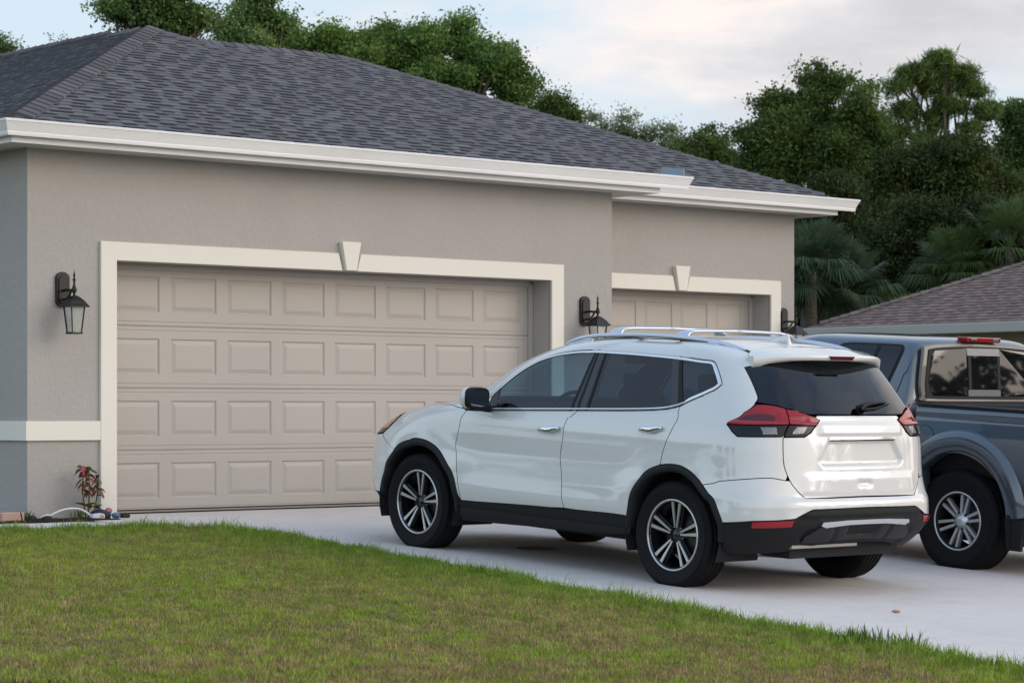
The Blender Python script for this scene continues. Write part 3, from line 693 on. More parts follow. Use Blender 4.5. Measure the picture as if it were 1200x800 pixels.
def cr(P, n=6, closed=False):
    """Catmull-Rom through the points"""
    P = [np.array(p, float) for p in P]; o = []; m = len(P)
    for i in range(m if closed else m - 1):
        p0 = P[i - 1] if (i > 0 or closed) else 2 * P[0] - P[1]; p1 = P[i]; p2 = P[(i + 1) % m]; p3 = P[(i + 2) % m] if (i + 2 < m or closed) else 2 * P[-1] - P[-2]
        for k in range(n):
            t = k / n; o.append(tuple(.5 * (2 * p1 + (p2 - p0) * t + (2 * p0 - 5 * p1 + 4 * p2 - p3) * t * t + (3 * p1 - p0 - 3 * p2 + p3) * t ** 3)))
    if not closed: o.append(tuple(P[-1]))
    return o
def dens(P, ds=.03, dt=.3, closed=True):
    o = []; m = len(P)
    for i in range(m if closed else m - 1):
        a = np.array(P[i], float); b = np.array(P[(i + 1) % m], float); n = int(max(1, math.ceil(max(abs(b[0] - a[0]) / ds, abs(b[1] - a[1]) / dt))))
        for k in range(n): o.append(tuple(a + (b - a) * k / n))
    if not closed: o.append(tuple(P[-1]))
    return o
def inset(sh, poly, g):
    A = np.array(poly); ar = 0.5 * np.sum(A[:, 0] * np.roll(A[:, 1], -1) - np.roll(A[:, 0], -1) * A[:, 1])
    P, n, a, b = sheet_PN(sh, A[:, 0], A[:, 1])
    d1 = P - np.roll(P, 1, 0); d2 = np.roll(P, -1, 0) - P
    d1 /= np.maximum(np.linalg.norm(d1, axis=1, keepdims=True), 1e-9); d2 /= np.maximum(np.linalg.norm(d2, axis=1, keepdims=True), 1e-9)
    T = d1 + d2; T /= np.maximum(np.linalg.norm(T, axis=1, keepdims=True), 1e-6)
    inw = np.cross(T, n) if ar > 0 else np.cross(n, T)
    c = np.clip(np.sqrt(np.maximum((1 + np.sum(d1 * d2, 1)) / 2, .12)), .4, 1); D = inw * (g / c)[:, None]
    out = []
    for i in range(len(A)):
        J = np.stack([a[i], b[i]], 1); x = np.linalg.lstsq(J, D[i], rcond=None)[0]
        s, t = A[i] + x
        if A[i, 0] < 1e-6: s = 0.
        if A[i, 0] > 3 - 1e-6: s = 3.
        out.append((min(max(s, 0), 3), min(max(t, 0), sh.n - 1)))
    return out
def clip_half(poly, ax, v, keep_ge):
    o = []; n = len(poly)
    for i in range(n):
        p, q = poly[i], poly[(i + 1) % n]; a = (p[ax] - v) if keep_ge else (v - p[ax]); b = (q[ax] - v) if keep_ge else (v - q[ax])
        if a >= 0: o.append(p)
        if (a > 0 and b < 0) or (a < 0 and b > 0):
            f = a / (a - b); o.append(tuple(v if k == ax else p[k] + (q[k] - p[k]) * f for k in (0, 1)))
    return o
def cells(poly, ds, dt):
    F = []; V = {}; L_ = []
    def idx(p):
        k = (round(p[0], 5), round(p[1], 4))
        if k not in V: V[k] = len(L_); L_.append(p)
        return V[k]
    s0 = min(p[0] for p in poly); s1 = max(p[0] for p in poly)
    for i in range(int(math.floor(s0 / ds)), int(math.ceil(s1 / ds)) + 1):
        st = clip_half(clip_half(poly, 0, i * ds, True), 0, (i + 1) * ds, False)
        if len(st) < 3: continue
        t0 = min(p[1] for p in st); t1 = max(p[1] for p in st)
        for j in range(int(math.floor(t0 / dt)), int(math.ceil(t1 / dt)) + 1):
            c = clip_half(clip_half(st, 1, j * dt, True), 1, (j + 1) * dt, False)
            if len(c) < 3: continue
            ar = sum(c[k][0] * c[(k + 1) % len(c)][1] - c[(k + 1) % len(c)][0] * c[k][1] for k in range(len(c)))
            if abs(ar) < 1e-9: continue
            f = []
            for p in c:
                q = idx(p)
                if not f or f[-1] != q: f.append(q)
            if f and f[0] == f[-1]: f.pop()
            if len(f) >= 3 and len(set(f)) == len(f): F.append(f if ar < 0 else f[::-1])   # clockwise in (s, t) = outward
    return L_, F
def panel(sh, poly, name, mats, parent, off=0., thick=.022, ds=.02, dt=.25, gap=.0028, disp=None, sides=(1,), inner=True, smooth=True):
    """a sheet-metal panel: polygon in surface parameters -> curved outer skin, folded edge, inner skin. sides: 1 left, -1 right; both = one mesh joined on the centre line"""
    poly = dens(poly, ds * 1.2, dt * 1.2)
    if gap: poly = inset(sh, poly, gap)
    L_, F = cells(poly, ds, dt); A = np.array(L_); P, n, _, _ = sheet_PN(sh, A[:, 0], A[:, 1])
    d = np.full(len(A), off)
    if disp: d = d + disp(A[:, 0], A[:, 1], P)
    Po = P + n * d[:, None]; Pi = P + n * (off - thick)
    B = np.array(poly); Pb, nb_, _, _ = sheet_PN(sh, B[:, 0], B[:, 1]); db = np.full(len(B), off)
    if disp: db = db + disp(B[:, 0], B[:, 1], Pb)
    Bo = Pb + nb_ * db[:, None]; Bm = Pb + nb_ * (db - .003)[:, None]; Bi = Pb + nb_ * (off - thick)
    m = MB(); nP = len(A); nB = len(B); two = isinstance(mats, (list, tuple)) and len(mats) > 1
    area = np.sum(B[:, 0] * np.roll(B[:, 1], -1) - np.roll(B[:, 0], -1) * B[:, 1])
    base = {}
    for sd_ in sides:
        k = np.array([1, sd_, 1]); fl = (lambda f: f) if sd_ > 0 else (lambda f: f[::-1])
        for tag_, Q, flip, on in (('o', Po, False, True), ('i', Pi, True, thick > 0 and inner)):
            if not on: continue
            ids = []
            for q_, p in enumerate(Q):               # the two halves share their vertices on the centre line
                if len(sides) == 2 and abs(p[1]) < 2e-4:
                    if (tag_, q_) not in base: base[(tag_, q_)] = len(m.v); m.v.append((float(p[0]), 0., float(p[2])))
                    ids.append(base[(tag_, q_)])
                else: ids.append(len(m.v)); m.v.append(tuple(map(float, p * k)))
            for f in F:
                f = fl(f[::-1] if flip else f); m.f.append([ids[x] for x in f]); m.m.append(1 if (flip and two) else 0); m.s.append(smooth)
        if thick > 0:
            rim = []
            for i in range(nB):
                j = (i + 1) % nB
                if (B[i, 0] < 1e-5 and B[j, 0] < 1e-5) or (B[i, 0] > 3 - 1e-5 and B[j, 0] > 3 - 1e-5): continue
                f = [i, nB + i, nB + j, j] if area < 0 else [i, j, nB + j, nB + i]
                rim.append(fl(f[::-1]))
            m.add(np.concatenate([Bo * k, Bi * k]), rim, 1 if two else 0, False)
    o = m.build(name, mats, parent, fix=False)
    return o
def ribbon(sh, curve, widths, name, m, parent, off=.004, rise=.004, side=1, closed=False):
    """a moulding lying on the surface along a curve in surface parameters, growing to one side of it"""
    A = np.array(curve); P, n, a, b = sheet_PN(sh, A[:, 0], A[:, 1])
    d = np.roll(P, -1, 0) - np.roll(P, 1, 0)
    if not closed: d[0] = P[1] - P[0]; d[-1] = P[-1] - P[-2]
    d /= np.linalg.norm(d, axis=1, keepdims=True); q = np.cross(n, d); w = np.broadcast_to(np.asarray(widths, float), (len(A),))[:, None]
    prof = [(0, -.004), (0, off), (.25, off + rise), (.75, off + rise), (1, off), (1, -.004)]
    rows = [P + q * w * f + n * h for f, h in prof]; N_ = len(A); V = np.concatenate(rows) * np.array([1, side, 1])
    F = []
    for r in range(len(prof) - 1):
        for i in range(N_ if closed else N_ - 1):
            j = (i + 1) % N_; F.append((r * N_ + i, r * N_ + j, (r + 1) * N_ + j, (r + 1) * N_ + i))
    mb = MB(); mb.add(V, F, 0, True); return mb.build(name, m, parent)
def arch_trim(sh, outer, cu, cw, wid, name, m, parent, side=1, bulge=.02, deep=.09, lip=.006):
    """wheel-arch moulding: outer edge given in (s, t); grows inward to the wheel centre (cu, cw)"""
    rows = []; fr_ = [0, .12, .35, .65, .9, 1.0]; hs = [0, bulge * .75, bulge, bulge * .95, bulge * .8, bulge * .55]
    for s, t in outer:
        p = sh.P(s, t); c = np.array([p[0] - cu, p[2] - cw]); L0 = np.linalg.norm(c); row = []
        for f, h in zip(fr_, hs):
            q = np.array([cu, cw]) + c * (L0 - wid * f) / L0
            st = inv_u(sh, q[0], max(q[1], sh.T[0, 0] + .005)); P, n, _, _ = sheet_PN(sh, np.array([st[0]]), np.array([st[1]]))
            x = P[0] + n[0] * (h - (.004 if f == 0 else 0)); x[2] += min(0, q[1] - (sh.T[0, 0] + .005)); row.append(x)
        e = row[-1].copy(); e[1] -= deep; row.append(e); rows.append(row)
    V = np.array(rows); n1, n2 = V.shape[:2]; V = V.reshape(-1, 3) * np.array([1, side, 1]); mb = MB()
    mb.add(V, [(i * n2 + k, i * n2 + k + 1, (i + 1) * n2 + k + 1, (i + 1) * n2 + k) for i in range(n1 - 1) for k in range(n2 - 1)], 0, True)
    return mb.build(name, m, parent)
def wheel(name, parent, loc, side, R_, W_, rr, style):
    """tyre + alloy wheel; local y points outward. side 1 = left"""
    o = node(name, parent, loc, (0, 0, 0) if side > 0 else (0, 0, math.pi))
    b = MB(); h = W_ / 2
    prof = [(rr - .012, -h * .72), (rr + .006, -h * .84), (rr + .03, -h * .95), ((R_ + rr) / 2 + .01, -h), (R_ - .035, -h * .96), (R_ - .012, -h * .86), (R_ - .003, -h * .74)]
    gro = [-.52, -.17, .17, .52]; pr2 = []
    for g in gro: pr2 += [(R_, h * g - .006), (R_ - .009, h * g - .005), (R_ - .009, h * g + .005), (R_, h * g + .006)]
    full = prof + pr2 + [(r, -y) for r, y in prof[::-1]]
    # sidewall relief ring on the outer face
    k = len(full); full = full[:k - 3] + [((R_ + rr) / 2 + .028, h * 1.0), ((R_ + rr) / 2 + .026, h * 1.012), ((R_ + rr) / 2 + .008, h * 1.012), ((R_ + rr) / 2 + .006, h * 1.0)] + full[k - 3:]
    b.lathe(full, 96, 'y'); nb_ = 110
    for i in range(nb_):      # shoulder tread blocks
        g = 2 * math.pi * i / nb_; g2 = g + 2 * math.pi / nb_ * .7
        for sg in (1, -1):
            vs = []
            for (r, y) in ((R_ - .014, h * .88), (R_ + .001, h * .74), (R_ + .001, h * .60)):
                for q in (g, g2): vs.append((r * math.cos(q), sg * (y + .003), r * math.sin(q)))
            b.add(vs, [(0, 1, 3, 2), (2, 3, 5, 4)])
    b.build('tyre', M['tyre'], o)
    b = MB(); rl = rr - .004
    b.lathe([(rl, h * .80), (rl - .010, h * .82), (rl - .016, h * .76), (rl - .022, h * .55), (rl - .03, 0), (rl - .03, -h * .7), (rl, -h * .8)], 72, 'y', mi=0)
    b.lathe([(rl + .006, h * .80), (rl + .004, h * .86), (rl - .002, h * .88), (rl - .008, h * .85), (rl - .009, h * .80)], 72, 'y', mi=1)
    yo, yb = h * .70, h * .30
    def spoke(g0, w0, g1, w1, r0, r1, y0, y1, mi, th=.03):
        def p(r, g, w, y, s): return (r * math.cos(g) - s * w * math.sin(g), y, r * math.sin(g) + s * w * math.cos(g))
        vs = [p(r0, g0, w0, y0, -1), p(r0, g0, w0, y0, 1), p(r1, g1, w1, y1, 1), p(r1, g1, w1, y1, -1)]; vs += [(x, y - th, z) for x, y, z in vs]
        b.add(vs, [(0, 1, 2, 3), (4, 7, 6, 5), (0, 4, 5, 1), (1, 5, 6, 2), (2, 6, 7, 3), (3, 7, 4, 0)], mi)
    if style == 'five':
        for k_ in range(5):
            g = math.pi / 2 + k_ * 2 * math.pi / 5 + (.06 if side > 0 else -.06)
            for s in (-1, 1):
                spoke(g + s * .16, .0048, g + s * .155, .0120, .050, rl - .012, yo * .86, yo + .004, 1, .012)      # machined faces, a V from the hub
                spoke(g + s * .36, .010, g + s * .235, .012, .045, rl - .016, yo * .60, yo * .78, 0, .03)   # black flanks
            spoke(g, .014, g, .030, .04, rl - .02, yo * .45, yo * .52, 0, .02)
        b.lathe([(.001, yo * .82), (.030, yo * .82), (.034, yo * .74), (.060, yo * .70), (.066, yo * .3)], 32, 'y', mi=0)
        for k_ in range(5):
            g = math.pi / 2 + math.pi / 5 + k_ * 2 * math.pi / 5; b.lathe([(.001, yo * .70), (.009, yo * .70), (.009, yo * .4)], 10, 'y', (.052 * math.cos(g), 0, .052 * math.sin(g)), mi=1)
        mats = [M['gloss_black'], M['alloy']]
    else:
        for k_ in range(6):
            g = math.pi / 2 + k_ * math.pi / 3 + .25
            for s in (-1, 1): spoke(g + s * .30, .0100, g + s * .155, .0115, .050, rl - .014, yo * .72, yo * .95, 1, .035)
        b.lathe([(.001, yo * .98), (.032, yo * .98), (.036, yo * .90), (.066, yo * .74), (.072, yo * .3)], 36, 'y', mi=1)
        for k_ in range(6):
            g = math.pi / 2 + math.pi / 6 + k_ * math.pi / 3 + .25; b.lathe([(.001, yo * .80), (.010, yo * .80), (.010, yo * .4)], 10, 'y', (.062 * math.cos(g), 0, .062 * math.sin(g)), mi=0)
        mats = [M['black_plastic'], M['alloy2']]
    b.build('rim', mats, o)
    b = MB(); b.lathe([(.001, .0), (.15, .0), (.15, -.02), (.001, -.02)], 40, 'y'); b.build('brake_disc', M['brake'], o)
    return o
# ---------------------------------------------------------------- white SUV
TH = R(3.12)
def car_root(name, label, cat, O):
    t = thing(name, label, cat)
    U = Vector((0, math.cos(TH), math.sin(TH))); Vv = Vector((-1, 0, 0)); W = Vector((0, -math.sin(TH), math.cos(TH)))
    m = Matrix((U, Vv, W)).transposed().to_4x4(); m.translation = Vector(O); t.matrix_world = m; return t
suv = car_root('suv', 'white SUV with roof rails parked nose to the double garage door', 'car', (1.40, -6.064, -.288))
WP = [M['white_paint'], M['interior']]; BP = M['black_plastic']
aF, aR = T['archF'], T['archR']
dlo = cr(T['dlo_top'], 4)[:-1] + cr([T['dlo_top'][-1]] + T['dlo_back'][:3], 4)[:-1] + cr(T['dlo_back'][2:], 3)[:-1]
dbot = cr([T['dlo_back'][-1]] + T['dlo_bot'], 4)            # rear -> front
tip = T['dlo_top'][0]
charS = np.array(sorted(T['char'])); 
def sstep(x): x = np.clip(x, 0, 1); return x * x * (3 - 2 * x)
def d_side(s, t, P):
    """shoulder crease under the windows, hollow low on the doors, swell round the arches"""
    tc_ = np.interp(s, charS[:, 0], charS[:, 1]); k = ((s > 1.10) & (s < 1.99))
    d = np.where(k, -.0095 * sstep((t - tc_ + .05) / .14) * sstep((s - 1.10) / .08) * sstep((1.99 - s) / .05), 0)
    u, w = P[..., 0], P[..., 2]
    d += -.005 * np.exp(-((w - .62 - .03 * (u - 1.2)) / .13) ** 2) * sstep((u - .30) / .5) * sstep((2.3 - u) / .35)
    for cu in (0, 2.705):
        r = np.hypot(u - cu, w - .36); d += .007 * np.exp(-((r - .47) / .08) ** 2) * (w > .3)
    return d
fd_front = cr(T['fdoor_front'], 4); db = cr(T['door_b'], 4); dc = cr(T['door_c'], 4)
def upto(P, s, lo=True): return [p for p in P if (p[0] > s) == lo]
iB = T['door_b'][0][0]
sill = cr(T['sill_top'], 4)
P_fdoor = fd_front + [p for p in sill if p[0] > T['door_b'][-1][0]][1:] + db[::-1] + [p for p in dbot if iB < p[0] < 1.95]
aRs = cr(aR, 5); aFs = cr(aF, 5)
kC = min(range(len(aRs)), key=lambda i: abs(aRs[i][0] - dc[-1][0]) + abs(aRs[i][1] - dc[-1][1]) * .1)
k0 = min(range(len(aRs)), key=lambda i: abs(aRs[i][1] - 2.42) + (i > 12) * 9)
P_rdoor = db + [p for p in sill if 1.262 < p[0] < T['door_b'][-1][0]] + aRs[k0:kC] + dc[::-1] + [p for p in dbot if 1.15 < p[0] < iB]
kQ = min(range(len(aRs)), key=lambda i: abs(aRs[i][0] - 1.016) + (aRs[i][1] < 4) * 9)
bt = [aRs[kQ]] + cr(T['bump_top'], 4)[1:]
tgl = cr(T['tg_left'], 3)                                   # top -> bottom
kT = min(range(len(tgl)), key=lambda i: abs(tgl[i][1] - 5.85))
tail_low = [(.548, 9.44), (.733, 9.32), (.845, 9.25), (.885, 9.87), (.924, 11.1), (.89, 12.31), (.807, 13.84), (.722, 14.5)]
rgl = cr(T['rglass_left'][::-1], 4)                         # bottom -> top
P_body = [(2.035, 10.25), tip] + dlo[1:] + dc + aRs[kC:kQ] + bt + tgl[:kT][::-1] + tail_low + rgl + [(.637, 17.25), (.3, 17.75), (0, 17.9), (0, 23.9), (3, 23.9), (3, 19.35), (2.7, 19.3), (2.42, 19.1), (2.40, 16.5), (2.39, 13.9), (2.34, 12.6), (2.22, 11.4), (2.10, 10.6)]
body = panel(SUV, P_body, 'body', WP, suv, gap=.003, sides=(1, -1), disp=d_side, ds=.02, dt=.22)
hc = cr(T['hoodcut'], 4)
kS = min(range(len(aFs)), key=lambda i: abs(aFs[i][0] - 2.06) + abs(aFs[i][1] - 5.4))
P_fender = aFs[kS:max(i for i, p in enumerate(aFs) if p[1] > 1.95)] + fd_front[::-1] + hc[::-1] + [(2.28, 8.0), (2.22, 7.3), (2.203, 6.9), (2.205, 6.45)]
P_hood = hc + [(2.10, 10.6), (2.22, 11.4), (2.34, 12.6), (2.6, 12.9), (3, 12.9), (3, 8.2), (2.7, 8.0), (2.45, 7.8)]
hp = [(2.205, 6.9), (2.235, 7.5), (2.30, 8.1), (2.45, 7.75), (2.66, 7.7), (2.70, 7.0), (2.66, 6.3), (2.40, 6.2), (2.213, 6.5)]
P_fb = [(2.18, 1.8)] + aFs[5:kS + 1] + [(2.205, 6.45), (2.40, 6.15), (2.66, 6.2), (3, 6.2), (3, 1.9), (2.5, 1.85)]
for sd_, nm in ((1, ''), (-1, '')):
    tag(panel(SUV, P_fender, 'fender', WP, suv, sides=(sd_,), disp=d_side))
    fdoor = panel(SUV, P_fdoor, 'front_door', WP, suv, sides=(sd_,), disp=d_side, dt=.07)
    rdoor = panel(SUV, P_rdoor, 'rear_door', WP, suv, sides=(sd_,), disp=d_side, dt=.07)
    # glasshouse
    bF, bR, cF, cR = T['bpilF'], T['bpilR'], T['cpilF'], T['cpil']; mt = T['mirtri']
    top = lambda a, b: [p for p in dlo if a < p[0] < b and p[1] > 12.5]
    frontglass_top = [p for p in dlo[:40] if p[1] > mt[0][1] and (p[0] > bF[0][0])]
    bot = lambda a, b: [p for p in dbot if a < p[0] < b]
    def luw(a, c, n=10):
        p, q = SUV.P(*a), SUV.P(*c); return [tuple(a)] + [inv_u(SUV, p[0] + (q[0] - p[0]) * k / n, p[2] + (q[2] - p[2]) * k / n) for k in range(1, n)] + [tuple(c)]
    LbF, LbR, LcF, LcR = luw(*bF), luw(*bR), luw(*cF), luw(*cR); Lmt = luw(*mt)
    P_fw = frontglass_top + LbF + bot(bF[1][0], mt[1][0]) + Lmt[::-1][:-1]
    P_sail = [(2.03, 10.15), tip] + [p for p in dlo[1:8] if p[1] < mt[0][1]] + Lmt
    P_bp = [bF[0], (1.902, 18.07), (1.86, 18.06)] + LbR + bot(bR[1][0], bF[1][0]) + LbF[::-1][:-1]
    P_rw = [bR[0]] + top(cF[0][0], 1.80) + LcF + bot(cF[1][0], bR[1][0]) + LbR[::-1][:-1]
    P_cp = [cF[0]] + LcR + bot(cR[1][0] + .01, cF[1][0]) + LcF[::-1][:-1]
    P_qw = [cR[0]] + [p for p in dlo if p[0] < cR[0][0] and p[1] > 14.0] + LcR[::-1][:-1]
    w1 = panel(SUV, P_fw, 'window', M['glass_light'], fdoor, off=-.004, thick=0, gap=0, sides=(sd_,))
    panel(SUV, P_sail, 'mirror_sail', M['gloss_black'], fdoor, off=-.001, thick=.02, gap=.002, sides=(sd_,))
    panel(SUV, P_bp, 'pillar_cover', M['pillar_film'], suv, off=-.002, thick=.05, gap=.0015, sides=(sd_,))
    panel(SUV, P_rw, 'window', M['glass_dark'], rdoor, off=-.004, thick=0, gap=0, sides=(sd_,))
    panel(SUV, P_cp, 'window_divider', M['pillar_film'], rdoor, off=-.003, thick=.03, gap=.001, sides=(sd_,))
    for Ls, wd2, dd in ((LcR, .011, rdoor), (LbF, .006, fdoor), (LbR, .006, rdoor), (luw(*T['bpil']), .006, fdoor)):
        panel(SUV, [(p[0] + wd2, p[1]) for p in Ls] + [(p[0] - wd2, p[1]) for p in Ls[::-1]], 'window_seal', M['rubber_seal'], dd, off=.001, thick=.008, gap=0, sides=(sd_,))
    panel(SUV, P_qw, 'quarter_window', M['glass_dark'], suv, off=-.004, thick=0, gap=0, sides=(sd_,))
    loop = dlo[:1] + dlo[1:] + dbot[1:]
    loop = dens(loop + [(2.03, 10.3)], .03, .4)
    loop = inset(SUV, loop, .004)
    ar = np.array(loop); wd_ = np.where(ar[:, 1] > 16.9, .024, np.where((ar[:, 0] < 1.12), .028, .013)); wd_ = np.where((ar[:, 0] > 1.99) & (ar[:, 1] > 13.5), .021, wd_)
    # moulding grows into the glass area
    A_ = np.array(loop); sgn = np.sum(A_[:, 0] * np.roll(A_[:, 1], -1) - np.roll(A_[:, 0], -1) * A_[:, 1])
    ribbon(SUV, loop if sgn < 0 else loop[::-1], wd_ if sgn < 0 else wd_[::-1], 'window_trim', M['chrome'], suv, side=sd_, closed=True, off=.001, rise=.004)
    # arch mouldings, sill, liners
    arch_trim(SUV, dens(aFs, .02, .25, False), 2.705, .36, .052, 'arch_moulding', BP, suv, sd_, .016)
    arch_trim(SUV, dens(aRs, .02, .25, False), 0., .36, .052, 'arch_moulding', BP, suv, sd_, .016)
    P_sill = [p for p in sill if 1.262 < p[0] < 1.81] + [(1.238, 2.3), (1.23, 1.0)] + [(1.30, .95), (1.347, 1.05), (1.586, .80), (1.781, .62), (1.86, .6), (1.818, 2.0)]
    P_sill = [(1.808, 2.05)] + [p for p in sill if 1.262 < p[0] < 1.80] + [(1.245, 2.4), (1.236, 1.2), (1.30, 1.0), (1.347, .95), (1.586, .78), (1.781, .6), (1.84, .55)]
    panel(SUV, P_sill, 'sill_cladding', BP, suv, off=.010, thick=.05, sides=(sd_,), dt=.1, disp=lambda s, t, P: -.012 * np.exp(-((t - 1.55) / .10) ** 2) + .006 * (t < 1.3))
    for cu in (0, 2.705):
        b = MB(); vs = []; n_ = 26
        for k in range(n_ + 1):
            g = math.pi * (-.12 + 1.24 * k / n_)
            for v in (.90, .50): vs.append((cu + .445 * math.cos(g), sd_ * v, .36 + .425 * math.sin(g)))
        b.add(vs, [(2 * k, 2 * k + 1, 2 * k + 3, 2 * k + 2) for k in range(n_)], 0, True)
        b.add([vs[2 * k + 1] for k in range(n_ + 1)], [tuple(range(n_ + 1))]); b.build('wheel_liner', M['dark'], suv, fix=False)
        wheel('wheel', suv, (cu, sd_ * .795, .345), sd_, .357, .225, .240, 'five')
    # lights
    tl = node('tail_light', suv)
    panel(SUV, [(.920, 11.14), (.89, 12.28), (.805, 13.8), (.713, 14.42), (.654, 14.44), (.577, 14.36), (.520, 14.22), (.511, 13.32), (.508, 11.62), (.553, 11.52), (.805, 11.12), (.90, 11.08)], 'red_lens', M['red_lens'], tl, off=.009, thick=.03, gap=.0012, sides=(sd_,), ds=.01, dt=.2, disp=lambda s, t, P: -.008 * sstep((t - 12.1) / .5) * sstep((13.9 - t) / .4) * sstep((s - .56) / .03) + .008 * np.exp(-((t - 11.5) / .35) ** 2))
    panel(SUV, [(.87, 12.2), (.80, 13.4), (.70, 13.75), (.60, 13.6), (.60, 12.35), (.75, 12.1)], 'inner_lens', M['red_lens2'], tl, off=.0045, thick=.004, gap=0, sides=(sd_,), ds=.01, dt=.2)
    panel(SUV, [(.912, 11.0), (.805, 11.03), (.553, 11.42), (.510, 11.5), (.538, 9.48), (.548, 9.46), (.733, 9.36), (.843, 9.30), (.88, 9.9)], 'smoked_lens', M['smoke_lens'], tl, off=.006, thick=.03, gap=.0012, sides=(sd_,), ds=.01, dt=.2)
    panel(SUV, [(.695, 10.8), (.59, 10.9), (.58, 9.75), (.67, 9.65)], 'turn_lamp', M['clear_lens'], tl, off=.009, thick=.004, gap=0, sides=(sd_,), ds=.01, dt=.15, disp=lambda s, t, P: .004 * np.sin(s * 300) * np.cos(t * 9))
    hl = node('headlight', suv)
    panel(SUV, hp, 'lens', M['smoke_lens'], hl, off=.004, thick=.03, gap=.002, sides=(sd_,), ds=.02, dt=.2)
    panel(SUV, [(2.207, 6.92), (2.235, 7.45), (2.295, 7.95), (2.36, 7.7), (2.32, 7.1), (2.28, 6.7)], 'turn_lamp', M['amber'], hl, off=.007, thick=.004, gap=.002, sides=(sd_,), ds=.01, dt=.2)
    # door handles: recess cup and chrome grip
    for door, cu, cw in ((fdoor, 1.225, .975), (rdoor, .215, 1.037)):
        b = MB(); rows = []
        for k in range(15):
            f = k / 14; u = cu + (.5 - f) * .205; h = .036 * math.sin(math.pi * min(1, max(0, f * .94 + .03))) ** .45; w_ = cw + .020 * (f - .5) + .004 * math.sin(f * 9)
            st = inv_u(SUV, u, w_); P, n, _, _ = sheet_PN(SUV, np.array([st[0]]), np.array([st[1]])); P = P[0]; n = n[0]; z = .0235 * math.sin(math.pi * min(1, max(0, f * .9 + .05))) ** .35
            for g in range(10):
                a = g / 10 * 2 * math.pi; rows.append((P[0] + n[0] * .0, sd_ * (P[1] + .010 + h * .5 + .013 * math.cos(a)), P[2] + z * math.sin(a)))
        b.add(rows, [(k * 10 + g, k * 10 + (g + 1) % 10, k * 10 + 10 + (g + 1) % 10, k * 10 + 10 + g) for k in range(14) for g in range(10)] + [tuple(range(10)), tuple(140 + g for g in range(10))], 0, True)
        b.build('handle', M['chrome'], door)
        pts = []
        for k in range(16):
            g = 2 * math.pi * k / 16; pts.append(inv_u(SUV, cu + .02 + .085 * math.cos(g), cw - .002 + .030 * math.sin(g)))
        panel(SUV, pts, 'handle_cup', M['satin'], door, off=-.001, thick=.003, gap=0, sides=(sd_,), disp=d_side, ds=.01, dt=.1).data.materials[0] = M['white_paint']
    # door mirror
    mo = node('mirror', suv)
    b = MB(); rows = []; cu, cw = 1.90, 1.160
    def mring(u, sx, sz, v0, dz=0):
        return [(u, sd_ * (v0 + sx * math.copysign(abs(math.cos(a)) ** .55, math.cos(a))), cw + dz + sz * math.copysign(abs(math.sin(a)) ** .55, math.sin(a))) for a in [2 * math.pi * k / 20 for k in range(20)]]
    rings = [mring(cu - .014, .105, .079, 1.045), mring(cu - .006, .106, .080, 1.045), mring(cu + .02, .106, .080, 1.045), mring(cu + .07, .09, .066, 1.04), mring(cu + .10, .05, .04, 1.03)]
    b.add([p for r in rings for p in r], [(k * 20 + g, k * 20 + (g + 1) % 20, k * 20 + 20 + (g + 1) % 20, k * 20 + 20 + g) for k in range(4) for g in range(20)] + [tuple(80 + g for g in range(20))], 0, True)
    b.build('shell', M['white_paint'], mo)
    b = MB(); b.add(mring(cu - .012, .104, .078, 1.044) + mring(cu - .046, .100, .076, 1.043), [(g, (g + 1) % 20, 20 + (g + 1) % 20, 20 + g) for g in range(20)], 0, True); r0 = mring(cu - .046, .100, .076, 1.043); r1 = mring(cu - .058, .090, .066, 1.042); r2 = mring(cu - .050, .084, .060, 1.042)
    b.add(r0 + r1 + r2, [(g, (g + 1) % 20, 20 + (g + 1) % 20, 20 + g) for g in range(20)] + [(20 + g, 20 + (g + 1) % 20, 40 + (g + 1) % 20, 40 + g) for g in range(20)], 0, True)
    b.tube([(cu + .0, sd_ * .90, cw - .075), (cu + .01, sd_ * 1.0, cw - .07)], [.030, .024], 12); b.box(cu - .05, cu + .05, sd_ * .955, sd_ * 1.09, cw - .092, cw - .072); b.build('bezel', BP, mo)
    b = MB(); b.add(mring(cu - .0505, .085, .061, 1.042), [tuple(range(20))]); b.build('mirror_glass', M['mirror'], mo)
    # roof rail
    pr = [(1.47, 1.560), (1.40, 1.590), (1.30, 1.612), (1.18, 1.628), (1.0, 1.640), (.70, 1.650), (.40, 1.648), (.15, 1.637), (.02, 1.627), (-.10, 1.613), (-.20, 1.593), (-.28, 1.570)]
    b = MB(); pr = cr(pr, 4); b.tube([(u, sd_ * (.560 - .012 * abs(u - .6)), w + .008) for u, w in pr], [.016] * len(pr), 10, flat=1.0)
    for (ua, ub, ta, tb) in ((1.45, 1.22, 1.555, 1.604), (.04, -.26, 1.612, 1.555)):
        b.prism([(ua, 1.540), (ub, 1.540), (ub, tb + (.02 if ua > 1 else .020)), (ua, ta + .018 if ua > 1 else ta + .030)], lambda p, k: (p[0], sd_ * ((.578 if ua > 1 else .592) - (.04 if ua > 1 else .065) * k - .012 * abs(p[0] - .6)), p[1]))
    b.build('roof_rail', M['satin'], suv, bevel=.006)
    # reflector, exhaust side
    panel(SUV, [(.757, 2.95), (.762, 2.57), (.468, 2.70), (.455, 3.08)], 'reflector', M['red_lens'], suv, off=.012, thick=.01, gap=0, sides=(sd_,), ds=.01, dt=.1)
panel(SUV, P_hood, 'hood', WP, suv, sides=(1, -1))
panel(SUV, [(2.35, 12.65), (2.40, 13.9), (2.41, 16.5), (2.43, 19.05), (2.7, 19.25), (3, 19.3), (3, 12.95), (2.6, 12.95)], 'windscreen', M['glass_light'], suv, off=-.003, thick=0, gap=0, sides=(1, -1))
